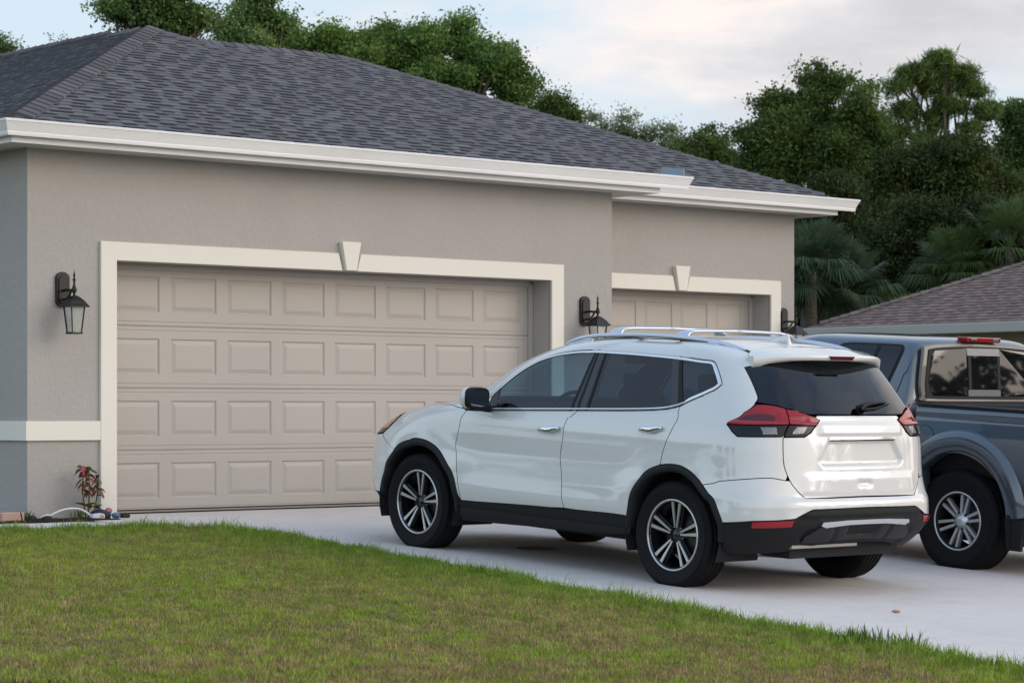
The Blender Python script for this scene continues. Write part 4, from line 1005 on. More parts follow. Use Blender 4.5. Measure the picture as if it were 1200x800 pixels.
panel(SUV, P_fb, 'front_bumper', WP, suv, sides=(1, -1))
panel(SUV, [(2.62, 4.0), (2.72, 7.5), (3, 7.7), (3, 3.6)], 'grille', M['gloss_black'], suv, off=.012, thick=.03, sides=(1, -1))
panel(SUV, [(2.75, 5.2), (2.80, 5.2), (2.9, 6.0), (3, 6.05), (3, 6.35), (2.88, 6.3), (2.82, 7.4), (2.77, 7.4)], 'grille_trim', M['chrome'], suv, off=.022, thick=.015, gap=0, sides=(1, -1))
panel(SUV, [(2.19, 1.75), (2.5, 1.8), (3, 1.85), (3, .2), (2.4, .2), (2.24, .9)], 'front_skirt', BP, suv, off=.004, thick=.04, sides=(1, -1), dt=.15)
b = MB()    # roof cap closing the top of the crown
q = [SUV.P(s, 23.9) for s in np.linspace(0, 3, 40)]; q = [tuple(p) for p in q] + [(p[0], -p[1], p[2]) for p in q[::-1][1:-1]]
b.add(q + [(.63, 0, 1.6675)], [(i, (i + 1) % len(q), len(q)) for i in range(len(q))], 0, True); b.build('roof_cap', M['white_paint'], suv)

# tailgate: skin with plate recess, glass, bar, handle, spoiler, wiper
def d_gate(s, t, P):
    v = np.abs(P[..., 1]); w = P[..., 2]; d = np.zeros_like(v)
    top_, bot_ = 1.025, .845; hwid = np.interp(w, [.84, .89, 1.03], [.38, .425, .325])
    d += -.030 * sstep((hwid - v) / .032) * sstep((top_ - w) / .016) * sstep((w - bot_) / .035)
    d += .012 * sstep((w - 1.05) / .02) * sstep((1.16 - w) / .06) * sstep((.44 - v) / .08)
    d += -.006 * np.exp(-((w - .72) / .02) ** 2) * 0
    d += .010 * sstep((.82 - w) / .05) * sstep((w - .66) / .03) * sstep((.60 - v) / .1)
    d += -.020 * sstep((.066 - v) / .010) * sstep((.757 - w) / .006) * sstep((w - .722) / .006)
    return d
P_gate = [(.530, 9.42)] + tgl[1:] + [(.2, 4.76), (0, 4.8), (0, 13.72), (.20, 13.74), (.322, 13.5), (.300, 12.94), (.331, 11.4), (.360, 10.05), (.395, 9.46)]
P_gate = [(.393, 9.46)] + [(.53, 9.40)] + tgl[1:] + [(.2, 4.76), (0, 4.8), (0, 13.72), (.30, 13.70), (.318, 13.42), (.288, 12.94), (.319, 11.33), (.350, 10.06)]
gate = panel(SUV, P_gate, 'tailgate', WP, suv, gap=.0035, thick=.075, sides=(1, -1), disp=d_gate, ds=.009, dt=.12)
for sd_ in (1, -1):
    tl = node('gate_lamp', gate)
    panel(SUV, [(.513, 14.18), (.447, 14.08), (.381, 13.73), (.327, 13.37), (.296, 12.94), (.324, 11.5), (.499, 11.62), (.504, 13.32)], 'red_lens', M['red_lens'], tl, off=.009, thick=.03, gap=.0012, sides=(sd_,), ds=.01, dt=.2, disp=lambda s, t, P: .008 * np.exp(-((t - 11.7) / .4) ** 2) - .006 * sstep((t - 12.3) / .3) * sstep((13.3 - t) / .3) * sstep((s - .36) / .03))
    panel(SUV, [(.326, 11.36), (.501, 11.48), (.530, 9.48), (.396, 9.54), (.358, 10.12)], 'smoked_lens', M['smoke_lens'], tl, off=.006, thick=.03, gap=.0012, sides=(sd_,), ds=.01, dt=.2)
    panel(SUV, [(.455, 11.05), (.375, 11.1), (.405, 9.95), (.485, 9.75)], 'reverse_lamp', M['clear_lens'], tl, off=.009, thick=.004, gap=0, sides=(sd_,), ds=.008, dt=.15, disp=lambda s, t, P: .004 * np.sin(s * 320) * np.cos(t * 10))
P_rg = [(0, 13.80), (.335, 13.80), (.381, 13.83), (.447, 14.18), (.516, 14.32), (.577, 14.46), (.654, 14.54), (.70, 14.6)] + rgl[2:] + [(.637, 17.2), (.3, 17.7), (0, 17.85)]
panel(SUV, P_rg, 'rear_window', M['glass_dark'], gate, off=.001, thick=0, gap=.003, sides=(1, -1))
panel(SUV, [(0, 9.15), (.232, 9.15), (.222, 9.42), (0, 9.45)], 'plate_trim', M['chrome'], gate, off=.012, thick=.03, gap=0, sides=(1, -1), ds=.01, dt=.08)
panel(SUV, [(0, 8.98), (.215, 8.98), (.222, 9.14), (0, 9.14)], 'plate_lamp_housing', BP, gate, off=.004, thick=.03, gap=0, sides=(1, -1), ds=.01, dt=.08)
def roof_w(u, v):
    best = None
    for t in np.linspace(16.5, 23.9, 120):
        s = np.linspace(0, 3, 120); P = SUV.P(s, t); d = np.hypot(P[:, 0] - u, P[:, 1] - abs(v)); i = int(np.argmin(d))
        if best is None or d[i] < best[0]: best = (d[i], P[i, 2])
    return best[1]
b = MB(); vs = []; NV = 33; VV = np.linspace(-.632, .632, NV)
for v in VV:
    f = abs(v) / .62; ut = -.645 + .20 * f ** 2.2; e6 = min(1.0, f) ** 7
    wt = 1.574 - .012 * f ** 2 - .012 * e6; thk = .034 + .044 * e6
    uf = -.26 - .02 * f - .09 * min(1.0, f) ** 6; a = roof_w(uf, v * .97) + .002; mid = roof_w(-.40 + .03 * f, v * .97) + .010
    mid = max(mid, (a + wt) / 2 - .002)
    lu = lambda q_: uf + (ut - uf) * q_
    vs += [(uf, v, a - .003), (lu(.22), v, a + (wt - a) * .16 + .006), (lu(.50), v, a + (wt - a) * .46 + .011), (lu(.86), v, wt + .006), (ut + .006, v, wt), (ut, v, wt - .006), (ut + .008, v, wt - thk), (ut + .06, v, wt - thk - .004), (-.40 + .06 * f, v, min(1.525, wt - thk - .012))]
q = 9
b.add(vs, [(i * q + k, i * q + k + 1, i * q + q + k + 1, i * q + q + k) for i in range(NV - 1) for k in range(q - 1)], 0, True)
b.add(vs[:q], [tuple(range(q))]); b.add(vs[-q:], [tuple(range(q))[::-1]])
sp = b.build('spoiler', M['white_paint'], gate)
b = MB(); b.prism([(-.125, 1.569), (.125, 1.569), (.10, 1.543), (-.10, 1.543)], lambda p, k: (-.650 + .04 * k, p[0], p[1])); b.build('brake_light', M['red_lens2'], sp, bevel=.002)
b = MB()   # rear wiper resting along the foot of the glass
def gpt(v, w, h):
    st = inv_v(SUV, abs(v), w); P, n, _, _ = sheet_PN(SUV, np.array([max(st[0], 2e-3)]), np.array([st[1]])); x = P[0] + n[0] * h; x[1] *= (1 if v >= 0 else -1); return x
b.tube([gpt(.0, 1.215, .02), gpt(-.03, 1.228, .03), gpt(-.10, 1.243, .034), gpt(-.2, 1.252, .026), gpt(-.33, 1.262, .012)], [.026, .024, .017, .012, .006], 10, flat=.8)
b.tube([gpt(-.02, 1.215, .010), gpt(-.18, 1.226, .010), gpt(-.36, 1.254, .010)], [.008, .009, .004], 8)
b.lathe([(.03, -.02), (.03, .012), (.022, .02), (.001, .022)], 20, 'x', tuple(gpt(.0, 1.212, .02))); b.build('wiper', BP, gate)

# rear bumper
bb = [(0, 3.84), (.325, 3.78), (.355, 3.66), (.453, 3.2), (.58, 3.08), (.76, 2.99), (.962, 2.75)]
k2 = max(i for i, p in enumerate(aRs) if p[1] > 2.75)
P_rb = bb + aRs[kQ:k2 + 1][::-1] + bt[1:] + tgl[kT:] + [(.2, 4.70), (0, 4.74)]
panel(SUV, P_rb, 'rear_bumper', WP, suv, sides=(1, -1), disp=lambda s, t, P: d_side(s, t, P) + .016 * sstep((4.75 - t) / .5) * sstep((.62 - s) / .15) + .004 * sstep((5.0 - t) / .5), ds=.015, dt=.15)
P_bc = bb + [(.938, 1.6), (.90, .75), (.725, .72), (.52, .85), (.40, 1.0), (.2, 1.3), (0, 1.4)]
panel(SUV, P_bc, 'bumper_cladding', BP, suv, off=.006, thick=.05, sides=(1, -1), ds=.015, dt=.12, disp=lambda s, t, P: .022 * sstep((t - 3.2) / .1) * sstep((.42 - s) / .05) - .010 * sstep((2.6 - t) / .3) * sstep((.40 - s) / .06))
M['diffuser'] = mat('diffuser_plastic', (.016, .0165, .018), .42, spec=.3)
panel(SUV, [(.255, 2.72), (.355, 2.0), (.36, 1.6), (.2, 1.62), (0, 1.75), (0, 2.75)], 'diffuser', M['diffuser'], suv, off=.012, thick=.02, sides=(1, -1), ds=.01, dt=.12, disp=lambda s, t, P: -.018 * sstep((.075 - s) / .01) * sstep((t - 1.9) / .15) - .012 * np.exp(-((s - .15) / .012) ** 2))
panel(SUV, [(.268, 2.80), (.258, 2.98), (.1, 3.06), (0, 3.07), (0, 2.82), (.1, 2.80), (.235, 2.68)], 'bumper_strip', M['chrome'], suv, off=.030, thick=.03, gap=0, sides=(1, -1), ds=.01, dt=.08)
b = MB(); b.box(-.775, -.72, -.08, .56, .312, .338); b.build('beam', M['exhaust'], suv, bevel=.006)
b = MB(); b.tube([(.2, -.45, .27), (-.45, -.48, .29), (-.66, -.50, .30)], .028, 12); b.tube([(-.30, .62, .28), (-.55, .3, .27), (-.55, -.4, .27)], .05, 12); b.build('exhaust', M['exhaust'], suv)
b = MB(); b.box(-.70, 3.42, -.50, .50, .24, .42); b.box(.5, 2.2, -.78, .78, .26, .42); b.box(-.70, -.47, -.74, .74, .37, .55); b.box(3.2, 3.4, -.7, .7, .24, .6)
b.box(2.30, 2.36, -.80, .80, .3, 1.05); b.box(.45, 2.3, -.80, .80, .425, .455); b.box(-.70, .44, -.62, .62, .60, .63); b.build('underbody', M['dark'], suv)
# cabin
b = MB(); b.box(1.75, 2.30, -.74, .74, .88, 1.075); b.box(1.70, 1.95, .14, .60, 1.06, 1.13); b.build('dashboard', M['interior'], suv, bevel=.03)
b = MB(); vs = [(1.62 - .10 * math.sin(g) * .5, .37 + .19 * math.cos(g), 1.05 + .17 * math.sin(g)) for g in [2 * math.pi * k / 32 for k in range(33)]]; b.tube(vs, .016, 8); b.tube([(1.62, .20, 1.05), (1.63, .37, 1.04), (1.62, .54, 1.05)], .018, 8); b.tube([(1.63, .37, 1.04), (1.85, .37, .98)], .03, 8); b.build('steering_wheel', M['interior'], suv)
def seat_geo(u, v, w_):
    b = MB(); 
    def rr(uu, ww, sx, th_): return [(uu + (0 if k < 2 else th_), v + (-sx if k in (0, 3) else sx), ww) for k in range(4)]
    R_ = [rr(u, .55, w_, .14), rr(u - .05, .75, w_ * .98, .15), rr(u - .12, .95, w_ * .92, .14), rr(u - .18, 1.14, w_ * .80, .11), rr(u - .20, 1.18, w_ * .6, .08)]
    b.add([p for r in R_ for p in r], [(i * 4 + k, i * 4 + (k + 1) % 4, i * 4 + 4 + (k + 1) % 4, i * 4 + 4 + k) for i in range(4) for k in range(4)] + [(16, 17, 18, 19)], 0)
    b.box(u, u + .5, v - w_, v + w_, .46, .66); o = b.build('seat', M['seat'], suv, bevel=.04)
    b = MB(); b.box(u - .265, u - .165, v - .13, v + .13, 1.20, 1.385); b.tube([(u - .20, v - .06, 1.12), (u - .21, v - .06, 1.22)], .008, 6); b.tube([(u - .20, v + .06, 1.12), (u - .21, v + .06, 1.22)], .008, 6); b.build('headrest', M['seat'], o, bevel=.03)
for v in (.37, -.37): seat_geo(1.10, v, .25)
for v in (.42, 0, -.42): seat_geo(.12, v, .205)
b = MB(); b.box(1.30, 1.36, -.14, .10, 1.44, 1.50); b.build('rear_view_mirror', M['interior'], suv, bevel=.015)
# cross bars between the rails, aerial fin
for u in (1.00, .34):
    b = MB(); pth = [(u, s_ * y_, z_ - .032) for s_, q_ in ((1, 1), (-1, -1)) for y_, z_ in [(.54, 1.672), (.525, 1.700), (.49, 1.722), (.38, 1.733), (.001, 1.739)][::q_]]
    pth = cr(pth, 4); vs = []; n_ = 10
    for k, p in enumerate(pth):
        e = abs(p[1]); wu = .036 + .028 * sstep((e - .44) / .09); wz = .011
        tq = np.array(pth[min(k + 1, len(pth) - 1)]) - np.array(pth[max(k - 1, 0)]); tq /= np.linalg.norm(tq); nn = np.array([0, -tq[2], tq[1]]); nn = nn if nn[2] > 0 else -nn
        for g in range(n_): a = 2 * math.pi * g / n_; vs.append((p[0] + wu * math.cos(a), p[1] + nn[1] * wz * math.sin(a), p[2] + nn[2] * wz * math.sin(a)))
    b.add(vs, [(k * n_ + g, k * n_ + (g + 1) % n_, k * n_ + n_ + (g + 1) % n_, k * n_ + n_ + g) for k in range(len(pth) - 1) for g in range(n_)], 0, True); b.build('cross_bar', M['satin'], suv)
b = MB(); prof = [(.01, 1.648, .006), (-.045, 1.664, .014), (-.09, 1.686, .017), (-.13, 1.703, .012), (-.148, 1.705, .008), (-.158, 1.686, .011), (-.175, 1.638, .018)]
vs = []
for u, w, hv in prof: vs += [(u, -hv * .5, w), (u, hv * .5, w), (u - .004, hv + .016, 1.628 + .0), (u - .004, -hv - .016, 1.628)]
b.add(vs, [(i * 4 + k, i * 4 + (k + 1) % 4, i * 4 + 4 + (k + 1) % 4, i * 4 + 4 + k) for i in range(len(prof) - 1) for k in range(4)] + [(0, 1, 2, 3), tuple(4 * (len(prof) - 1) + k for k in range(4))], 0, True); b.build('aerial_fin', M['white_paint'], suv)
# roof channel beside the rail
for sd_ in (1, -1):
    b = MB(); L1 = []
    for u in np.linspace(-.46, 1.28, 30):
        v = .560 - .012 * abs(u - .6); w = roof_w(u, v - .012); w2 = roof_w(u, v + .016); L1 += [(u, sd_ * (v - .012), w + .004), (u, sd_ * (v + .016), w2 + .004)]
    b.add(L1, [(2 * k, 2 * k + 1, 2 * k + 3, 2 * k + 2) for k in range(29)]); b.build('roof_channel', BP, suv)
# ---------------------------------------------------------------- slate-blue pickup
trk = car_root('pickup_truck', 'slate blue crew cab pickup with silver alloy wheels beside the white car', 'pickup', (4.52, -5.93, -.311))
BL = [M['blue_paint'], M['interior']]
CAB = Sheet([(.40, .50, 3.98, .86, .10, 4, .5, 2.8), (.55, .50, 4.06, .905, .10, 4, .5, 2.8), (.80, .50, 4.06, .922, .10, 4, .5, 2.8), (1.0, .50, 4.0, .918, .10, 4, .5, 2.8),
    (1.10, .50, 3.86, .910, .10, 4, .5, 2.8), (1.16, .50, 3.45, .900, .10, 4, .5, 2.8), (1.20, .50, 3.00, .888, .10, 4, .5, 2.8), (1.25, .498, 2.82, .868, .10, 4, .5, 2.6), (1.45, .514, 2.55, .808, .11, 3.6, .5, 2.5),
    (1.60, .530, 2.32, .762, .12, 3.4, .5, 2.4), (1.68, .548, 2.14, .722, .14, 3.2, .5, 2.4), (1.72, .59, 2.00, .655, .18, 2.8, .45, 2.4), (1.74, .68, 1.85, .52, .2, 2.5, .35, 2.3), (1.752, .90, 1.60, .22, .12, 2.2, .14, 2.2)])
iu = lambda sh, P: [inv_u(sh, u, w) for u, w in P]
iv = lambda sh, P: [inv_v(sh, v, w) for v, w in P]
tE = CAB.n - 1.08
WR = [(1.315, 1.638), (1.05, 1.650), (.76, 1.650), (.715, 1.640), (.71, 1.61), (.75, 1.46), (.795, 1.33), (.83, 1.30), (1.33, 1.28), (1.39, 1.30), (1.37, 1.50)]
doorR = [(1.44, 1.24), (1.42, 1.50), (1.38, 1.655), (1.33, 1.683), (.90, 1.694), (.64, 1.692), (.595, 1.672), (.585, 1.63), (.63, 1.44), (.69, 1.25), (.72, 1.0), (.70, .80)]
doorR += [(.62, .70), (.55, .62), (.55, .52), (1.44, .52)]
fdo = [(2.66, .52), (2.66, 1.10), (2.60, 1.20), (1.47, 1.24), (1.47, .52)]
WF = [(2.62, 1.25), (2.40, 1.46), (2.20, 1.61), (1.52, 1.64), (1.48, 1.62), (1.49, 1.27)]
for sd_ in (1, -1):
    dr = panel(CAB, iu(CAB, doorR), 'rear_door', BL, trk, sides=(sd_,), dt=.2, ds=.03, gap=.004)
    panel(CAB, cr(iu(CAB, WR), 3, True), 'window_seal', M['black_plastic'], dr, off=.004, thick=.02, gap=-.022, sides=(sd_,), ds=.03)
    panel(CAB, cr(iu(CAB, WR), 3, True), 'window', M['glass_dark'], dr, off=.007, thick=0, gap=0, sides=(sd_,), ds=.03)
    panel(CAB, iu(CAB, [(.955, 1.645), (.925, 1.645), (.985, 1.29), (1.015, 1.29)]), 'window_divider', M['black_plastic'], dr, off=.011, thick=.01, gap=0, sides=(sd_,), ds=.03)
    df = panel(CAB, iu(CAB, fdo), 'front_door', BL, trk, sides=(sd_,), dt=.2, ds=.03, gap=.004)
    panel(CAB, cr(iu(CAB, WF), 3, True), 'window', M['glass_light'], df, off=.003, thick=0, gap=0, sides=(sd_,), ds=.03)
    b = MB(); b.box(.78, .95, sd_ * .925, sd_ * .952, .955, .985); b.build('handle', M['blue_paint'], dr, bevel=.01)
    b = MB(); b.box(1.55, 1.72, sd_ * .925, sd_ * .952, .955, .985); b.build('handle', M['blue_paint'], df, bevel=.01)
    b = MB(); b.box(2.10, 2.22, sd_ * .96, sd_ * 1.14, 1.17, 1.36); b.tube([(2.16, sd_ * .86, 1.22), (2.16, sd_ * .98, 1.24)], .025, 8); b.build('mirror', M['black_plastic'], trk, bevel=.03)
# cab shell with everything the doors leave
up = [(0, CAB.tw(1.24))] + iv(CAB, [(.80, 1.235)]) + iu(CAB, [(.60, 1.235)])
shell = [(0, CAB.tw(.46)), (0, tE), (3, tE), (3, CAB.tw(1.63)), (2.5, CAB.tw(1.60)), (2.38, CAB.tw(1.30))] + iu(CAB, [(2.64, 1.19), (2.69, .52), (2.69, .46)])
panel(CAB, shell, 'cab', BL, trk, sides=(1, -1), dt=.2, ds=.03, off=-.006)
fa = [inv_u(CAB, 3.2 + .47 * math.cos(g), max(.41, .366 + .47 * math.sin(g))) for g in np.linspace(math.pi * .96, math.pi * .02, 24)]
front = iu(CAB, [(2.70, .46)]) + iu(CAB, [(2.70, 1.12), (2.66, 1.19)]) + [(2.45, CAB.tw(1.235)), (3, CAB.tw(1.24)), (3, CAB.tw(.46))] + iu(CAB, [(3.70, .46)]) + fa[::-1]
panel(CAB, front, 'front_body', BL, trk, sides=(1, -1), dt=.25, ds=.03)
panel(CAB, [(2.42, CAB.tw(1.30)), (2.52, CAB.tw(1.61)), (3, CAB.tw(1.64)), (3, CAB.tw(1.25)), (2.5, CAB.tw(1.25))], 'windscreen', M['glass_light'], trk, off=.004, thick=0, gap=0, sides=(1, -1), ds=.03)
panel(CAB, [(2.66, CAB.tw(.66)), (2.66, CAB.tw(.98)), (3, CAB.tw(1.02)), (3, CAB.tw(.62))], 'grille', M['gloss_black'], trk, off=.01, thick=.02, sides=(1, -1), ds=.03)
for sd_ in (1, -1): panel(CAB, [(2.36, CAB.tw(.80)), (2.36, CAB.tw(1.0)), (2.62, CAB.tw(.98)), (2.62, CAB.tw(.72))], 'headlight', M['clear_lens'], trk, off=.008, thick=.02, sides=(sd_,), ds=.02)
# rear window: frame moulding, seal, three panes
rwo = [(-.71, 1.40), (-.705, 1.30), (-.66, 1.262), (0, 1.258), (.66, 1.262), (.705, 1.30), (.71, 1.40), (.665, 1.60), (.62, 1.645), (.3, 1.664), (0, 1.668), (-.3, 1.664), (-.62, 1.645), (-.665, 1.60)]
def cab_x(w): return float(np.interp(w, CAB.T[:, 0], CAB.T[:, 1]))
def rear_plate(poly, name, m, parent, d0, d1, bev=0):
    b = MB(); b.prism(poly, lambda p, k: (cab_x(p[1]) - (d1 if k == 0 else d0), p[0], p[1])); return b.build(name, m, parent, bevel=bev)
M['bronze_frame'] = mat('cab_rear_frame', (.115, .10, .09), .45, metal=.2, coat=.5)
rear_plate(cr([(v * 1.075, 1.46 + (w - 1.46) * 1.13) for v, w in rwo], 4, True), 'rear_window_frame', M['bronze_frame'], trk, -.02, .012, .008)
rw = node('rear_window', trk)
rear_plate(cr(rwo, 4, True), 'seal', M['rubber_seal'], rw, .0, .016, .003)
M['pane'] = mat('rear_pane', (.006, .007, .009), .02, spec=.6, coat=.35, coat_rough=.01)
for P_ in ([(.645, 1.31), (.675, 1.40), (.63, 1.60), (.59, 1.63), (.20, 1.652), (.20, 1.282), (.62, 1.284)], [(-.645, 1.31), (-.675, 1.40), (-.63, 1.60), (-.59, 1.63), (-.20, 1.652), (-.20, 1.282), (-.62, 1.284)], [(.16, 1.33), (.16, 1.598), (-.16, 1.598), (-.16, 1.33)]):
    rear_plate(P_, 'pane', M['pane'], rw, .010, .019)
M['grey_frame'] = mat('slider_frame', (.11, .115, .125), .4, coat=.3)
rear_plate([(.20, 1.282), (-.20, 1.282), (-.20, 1.332), (.20, 1.332)], 'slider_frame', M['grey_frame'], rw, .010, .020); rear_plate([(.20, 1.598), (-.20, 1.598), (-.20, 1.655), (.20, 1.655)], 'slider_frame', M['grey_frame'], rw, .010, .020)
for s in (1, -1): rear_plate([(s * .198, 1.333), (s * .162, 1.333), (s * .162, 1.597), (s * .198, 1.597)], 'slider_frame', M['rubber_seal'], rw, .010, .024)
b = MB(); b.prism([(-.205, 1.702), (.205, 1.702), (.215, 1.742), (-.215, 1.742)], lambda p, k: (.545 - .035 + .10 * k, p[0], p[1])); hb = b.build('brake_light', M['red_lens'], trk, bevel=.008)
for s in (1, -1): b = MB(); b.box(.500, .512, s * .10, s * .17, 1.712, 1.732); b.build('cargo_lamp', M['clear_lens'], hb, bevel=.003)
# cargo bed
BED = Sheet([(.44, -1.15, .43, .905, .10, 4, .02, 4), (.60, -1.17, .43, .922, .10, 4, .02, 4), (.85, -1.17, .43, .930, .10, 4, .02, 4), (1.02, -1.165, .43, .922, .10, 4, .02, 4), (1.10, -1.16, .43, .912, .10, 4, .02, 4), (1.17, -1.155, .43, .908, .10, 4, .02, 4), (1.20, -1.15, .43, .900, .10, 4, .02, 4), (1.215, -1.145, .43, .885, .10, 4, .02, 4), (1.218, -1.14, .43, .86, .10, 4, .02, 4)])
flo = cr([(.565, .52), (.55, .66), (.48, .80), (.36, .91), (.21, 1.003), (.07, 1.046), (-.08, 1.058), (-.23, 1.031), (-.36, .972), (-.49, .865), (-.58, .740), (-.64, .597), (-.66, .451)], 4)
ari = [(.50 * math.cos(g), .376 + .50 * math.sin(g)) for g in np.linspace(math.pi * .02, math.pi * .98, 40)]
for sd_ in (1, -1):
    side_poly = [inv_u(BED, .425, .46)] + [inv_u(BED, .425, 1.216)] + [inv_u(BED, -1.05, 1.216), inv_u(BED, -1.05, .46)] + [inv_u(BED, u, max(.46, w)) for u, w in ari[::-1] if u < .42]
    bs = panel(BED, side_poly, 'bed_side', BL, trk, sides=(sd_,), dt=.2, ds=.02, disp=lambda s, t, P: -.006 * np.exp(-((P[..., 2] - 1.135) / .012) ** 2))
    fo = [inv_u(BED, min(u, .42), max(w, .45)) for u, w in flo]
    arch_trim(BED, dens([inv_u(BED, min(u, .425), max(w, .45)) for u, w in flo], .03, .4, False), 0, .366, .165, 'wheel_flare', M['blue_paint'], trk, sd_, .055, .12)
    pts = [inv_u(BED, .305 + .088 * math.cos(g), .975 + .092 * math.sin(g)) for g in np.linspace(0, 2 * math.pi, 33)[:-1]]
    if sd_ == 1:
        panel(BED, pts, 'fuel_door', BL, bs, off=.0015, thick=.012, gap=.001, sides=(1,), dt=.2, ds=.02)
        ribbon(BED, pts, .0045, 'fuel_gap', M['rubber_seal'], bs, off=.0005, rise=.001, closed=True)
    b = MB(); b.prism([(-.50, .43), (-.66, .43), (-.655, .20), (-.53, .20)], lambda p, k: (p[0], sd_ * (.955 - .03 * k), p[1])); b.prism([(-.52, .46), (-.56, .46), (-.56, .22), (-.54, .22)], lambda p, k: (p[0], sd_ * (.96 - .30 * k), p[1])); b.build('mud_flap', M['black_plastic'], trk)
    b = MB(); vs = []
    for k in range(27):
        g = math.pi * (-.1 + 1.2 * k / 26)
        for v in (.90, .45): vs.append((.51 * math.cos(g), sd_ * v, .376 + .505 * math.sin(g)))
    b.add(vs, [(2 * k, 2 * k + 1, 2 * k + 3, 2 * k + 2) for k in range(26)], 0, True); b.add([vs[2 * k + 1] for k in range(27)], [tuple(range(27))]); b.build('wheel_liner', M['dark'], trk, fix=False); b = MB(); vs = []
    for k in range(27):
        g = math.pi * (-.1 + 1.2 * k / 26)
        for v in (.88, .45): vs.append((3.2 + .468 * math.cos(g), sd_ * v, .376 + .465 * math.sin(g)))
    b.add(vs, [(2 * k, 2 * k + 1, 2 * k + 3, 2 * k + 2) for k in range(26)], 0, True); b.add([vs[2 * k + 1] for k in range(27)], [tuple(range(27))]); b.build('wheel_liner', M['dark'], trk, fix=False)
    for cu in (0, 3.2): wheel('wheel', trk, (cu, sd_ * .765, .366), sd_, .388, .262, .222, 'six')
    panel(BED, [inv_u(BED, -1.06, .78), inv_u(BED, -1.06, 1.15), inv_v(BED, .70, 1.15), inv_v(BED, .70, .78)], 'tail_light', M['red_lens'], trk, off=.006, thick=.03, sides=(sd_,), ds=.03)
    b = MB(); b.box(-1.10, .40, sd_ * .78, sd_ * .80, .72, 1.20); b.box(-1.12, .42, sd_ * .79, sd_ * .91, 1.219, 1.232); b.build('bed_rail', M['black_plastic'], trk, bevel=.004)
    b = MB(); b.box(.55, 2.5, sd_ * .78, sd_ * .90, .36, .47); b.build('rocker', M['blue_paint'], trk, bevel=.02)
panel(BED, [(0, BED.tw(.60)), (0, BED.tw(1.2)), inv_v(BED, .685, 1.2), inv_v(BED, .685, .60)], 'tailgate', BL, trk, sides=(1, -1), ds=.04)
b = MB(); b.box(-1.10, .42, -.78, .78, .70, .72); b.box(.40, .42, -.78, .78, .72, 1.21); b.build('bed_floor', M['black_plastic'], trk)
b = MB(); b.prism([(-.92, .44), (-.92, .60), (-.5, .60), (.5, .60), (.92, .60), (.92, .44)], lambda p, k: (-1.20 - .12 + .14 * k + .06 * (abs(p[0]) > .6), p[0], p[1])); b.build('rear_bumper', M['chrome'], trk, bevel=.015)
b = MB(); b.box(-1.0, 3.9, -.45, .45, .34, .52); b.box(.55, 2.5, -.86, .86, .38, .50); b.box(.56, 2.54, -.84, .84, .51, .56); b.tube([(0, -.8, .36), (0, .8, .36)], .06, 10); b.tube([(3.2, -.8, .36), (3.2, .8, .36)], .05, 10); b.build('underbody', M['dark'], trk)
b = MB()
for v in (.38, -.38):
    for u in (1.62, .78): b.box(u - .14, u + .02, v - .24, v + .24, .7, 1.24); b.box(u - .13, u - .03, v - .12, v + .12, 1.27, 1.42)
b.box(2.2, 2.5, -.8, .8, .8, 1.12); b.build('seats', M['seat'], trk, bevel=.03)
# ---------------------------------------------------------------- grass
def grass(name, X, Y, H, lean, width, colour, parent_mat):
    n = len(X); a = rng.uniform(0, 2 * math.pi, n); la = rng.uniform(0, 2 * math.pi, n)
    dx, dy = np.cos(a) * width, np.sin(a) * width; lx, ly = np.cos(la) * lean * H, np.sin(la) * lean * H
    Z = gz(X, Y) + .002
    V = np.empty((n, 5, 3)); V[:, 0] = np.stack([X - dx, Y - dy, Z], 1); V[:, 1] = np.stack([X + dx, Y + dy, Z], 1)
    V[:, 2] = np.stack([X + dx * .75 + lx * .35, Y + dy * .75 + ly * .35, Z + H * .58], 1); V[:, 3] = np.stack([X - dx * .75 + lx * .35, Y - dy * .75 + ly * .35, Z + H * .58], 1)
    V[:, 4] = np.stack([X + lx, Y + ly, Z + H * (1 - .35 * lean ** 2)], 1)
    b = (np.arange(n) * 5)[:, None]; F = np.concatenate([b + np.array([0, 1, 2]), b + np.array([0, 2, 3]), b + np.array([3, 2, 4])], 1).reshape(-1, 3)
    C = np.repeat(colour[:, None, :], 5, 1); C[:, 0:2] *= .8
    return np_mesh(name, V.reshape(-1, 3), F, parent_mat, col=C.reshape(-1, 3), smooth=True)
def vnoise(x, y, s, seed):
    r = np.random.default_rng(seed); G = r.random((64, 64)); u, v = x / s + 31.7, y / s + 17.3; i, j = np.floor(u).astype(int), np.floor(v).astype(int); fu, fv = u - i, v - j; fu = fu * fu * (3 - 2 * fu); fv = fv * fv * (3 - 2 * fv)
    g = lambda a, b: G[a % 64, b % 64]
    return (g(i, j) * (1 - fu) + g(i + 1, j) * fu) * (1 - fv) + (g(i, j + 1) * (1 - fu) + g(i + 1, j + 1) * fu) * fv
def in_view(X, Y, m):
    dx, dy = X - CAM.x, Y - CAM.y; F = dx * CA + dy * SA; Rr = dx * SA - dy * CA; return (np.abs(Rr) < F * .205 + m) & (F > 11.2)
N0 = 1500000
X = rng.uniform(-8.8, .3, N0); Y = rng.uniform(-12.2, -1.36, N0); ex = edge_x(Y)
dE = np.minimum(ex - X, (-1.40 - Y) * 1.0)
n1_ = .5 * vnoise(X, Y, .9, 1) + .3 * vnoise(X, Y, .33, 2) + .2 * vnoise(X, Y, .12, 3); n2_ = .6 * vnoise(X, Y, 2.3, 4) + .4 * vnoise(X, Y, .5, 5)
bare = np.clip((vnoise(X, Y, .16, 8) * .55 + vnoise(X, Y, .6, 9) * .45 - .50) / .14, 0, 1) * np.clip((dE - .3) / .8, 0, 1) * np.clip((CAM.y + 10.6 - Y) / -3.2 + 1.0, .15, 1)
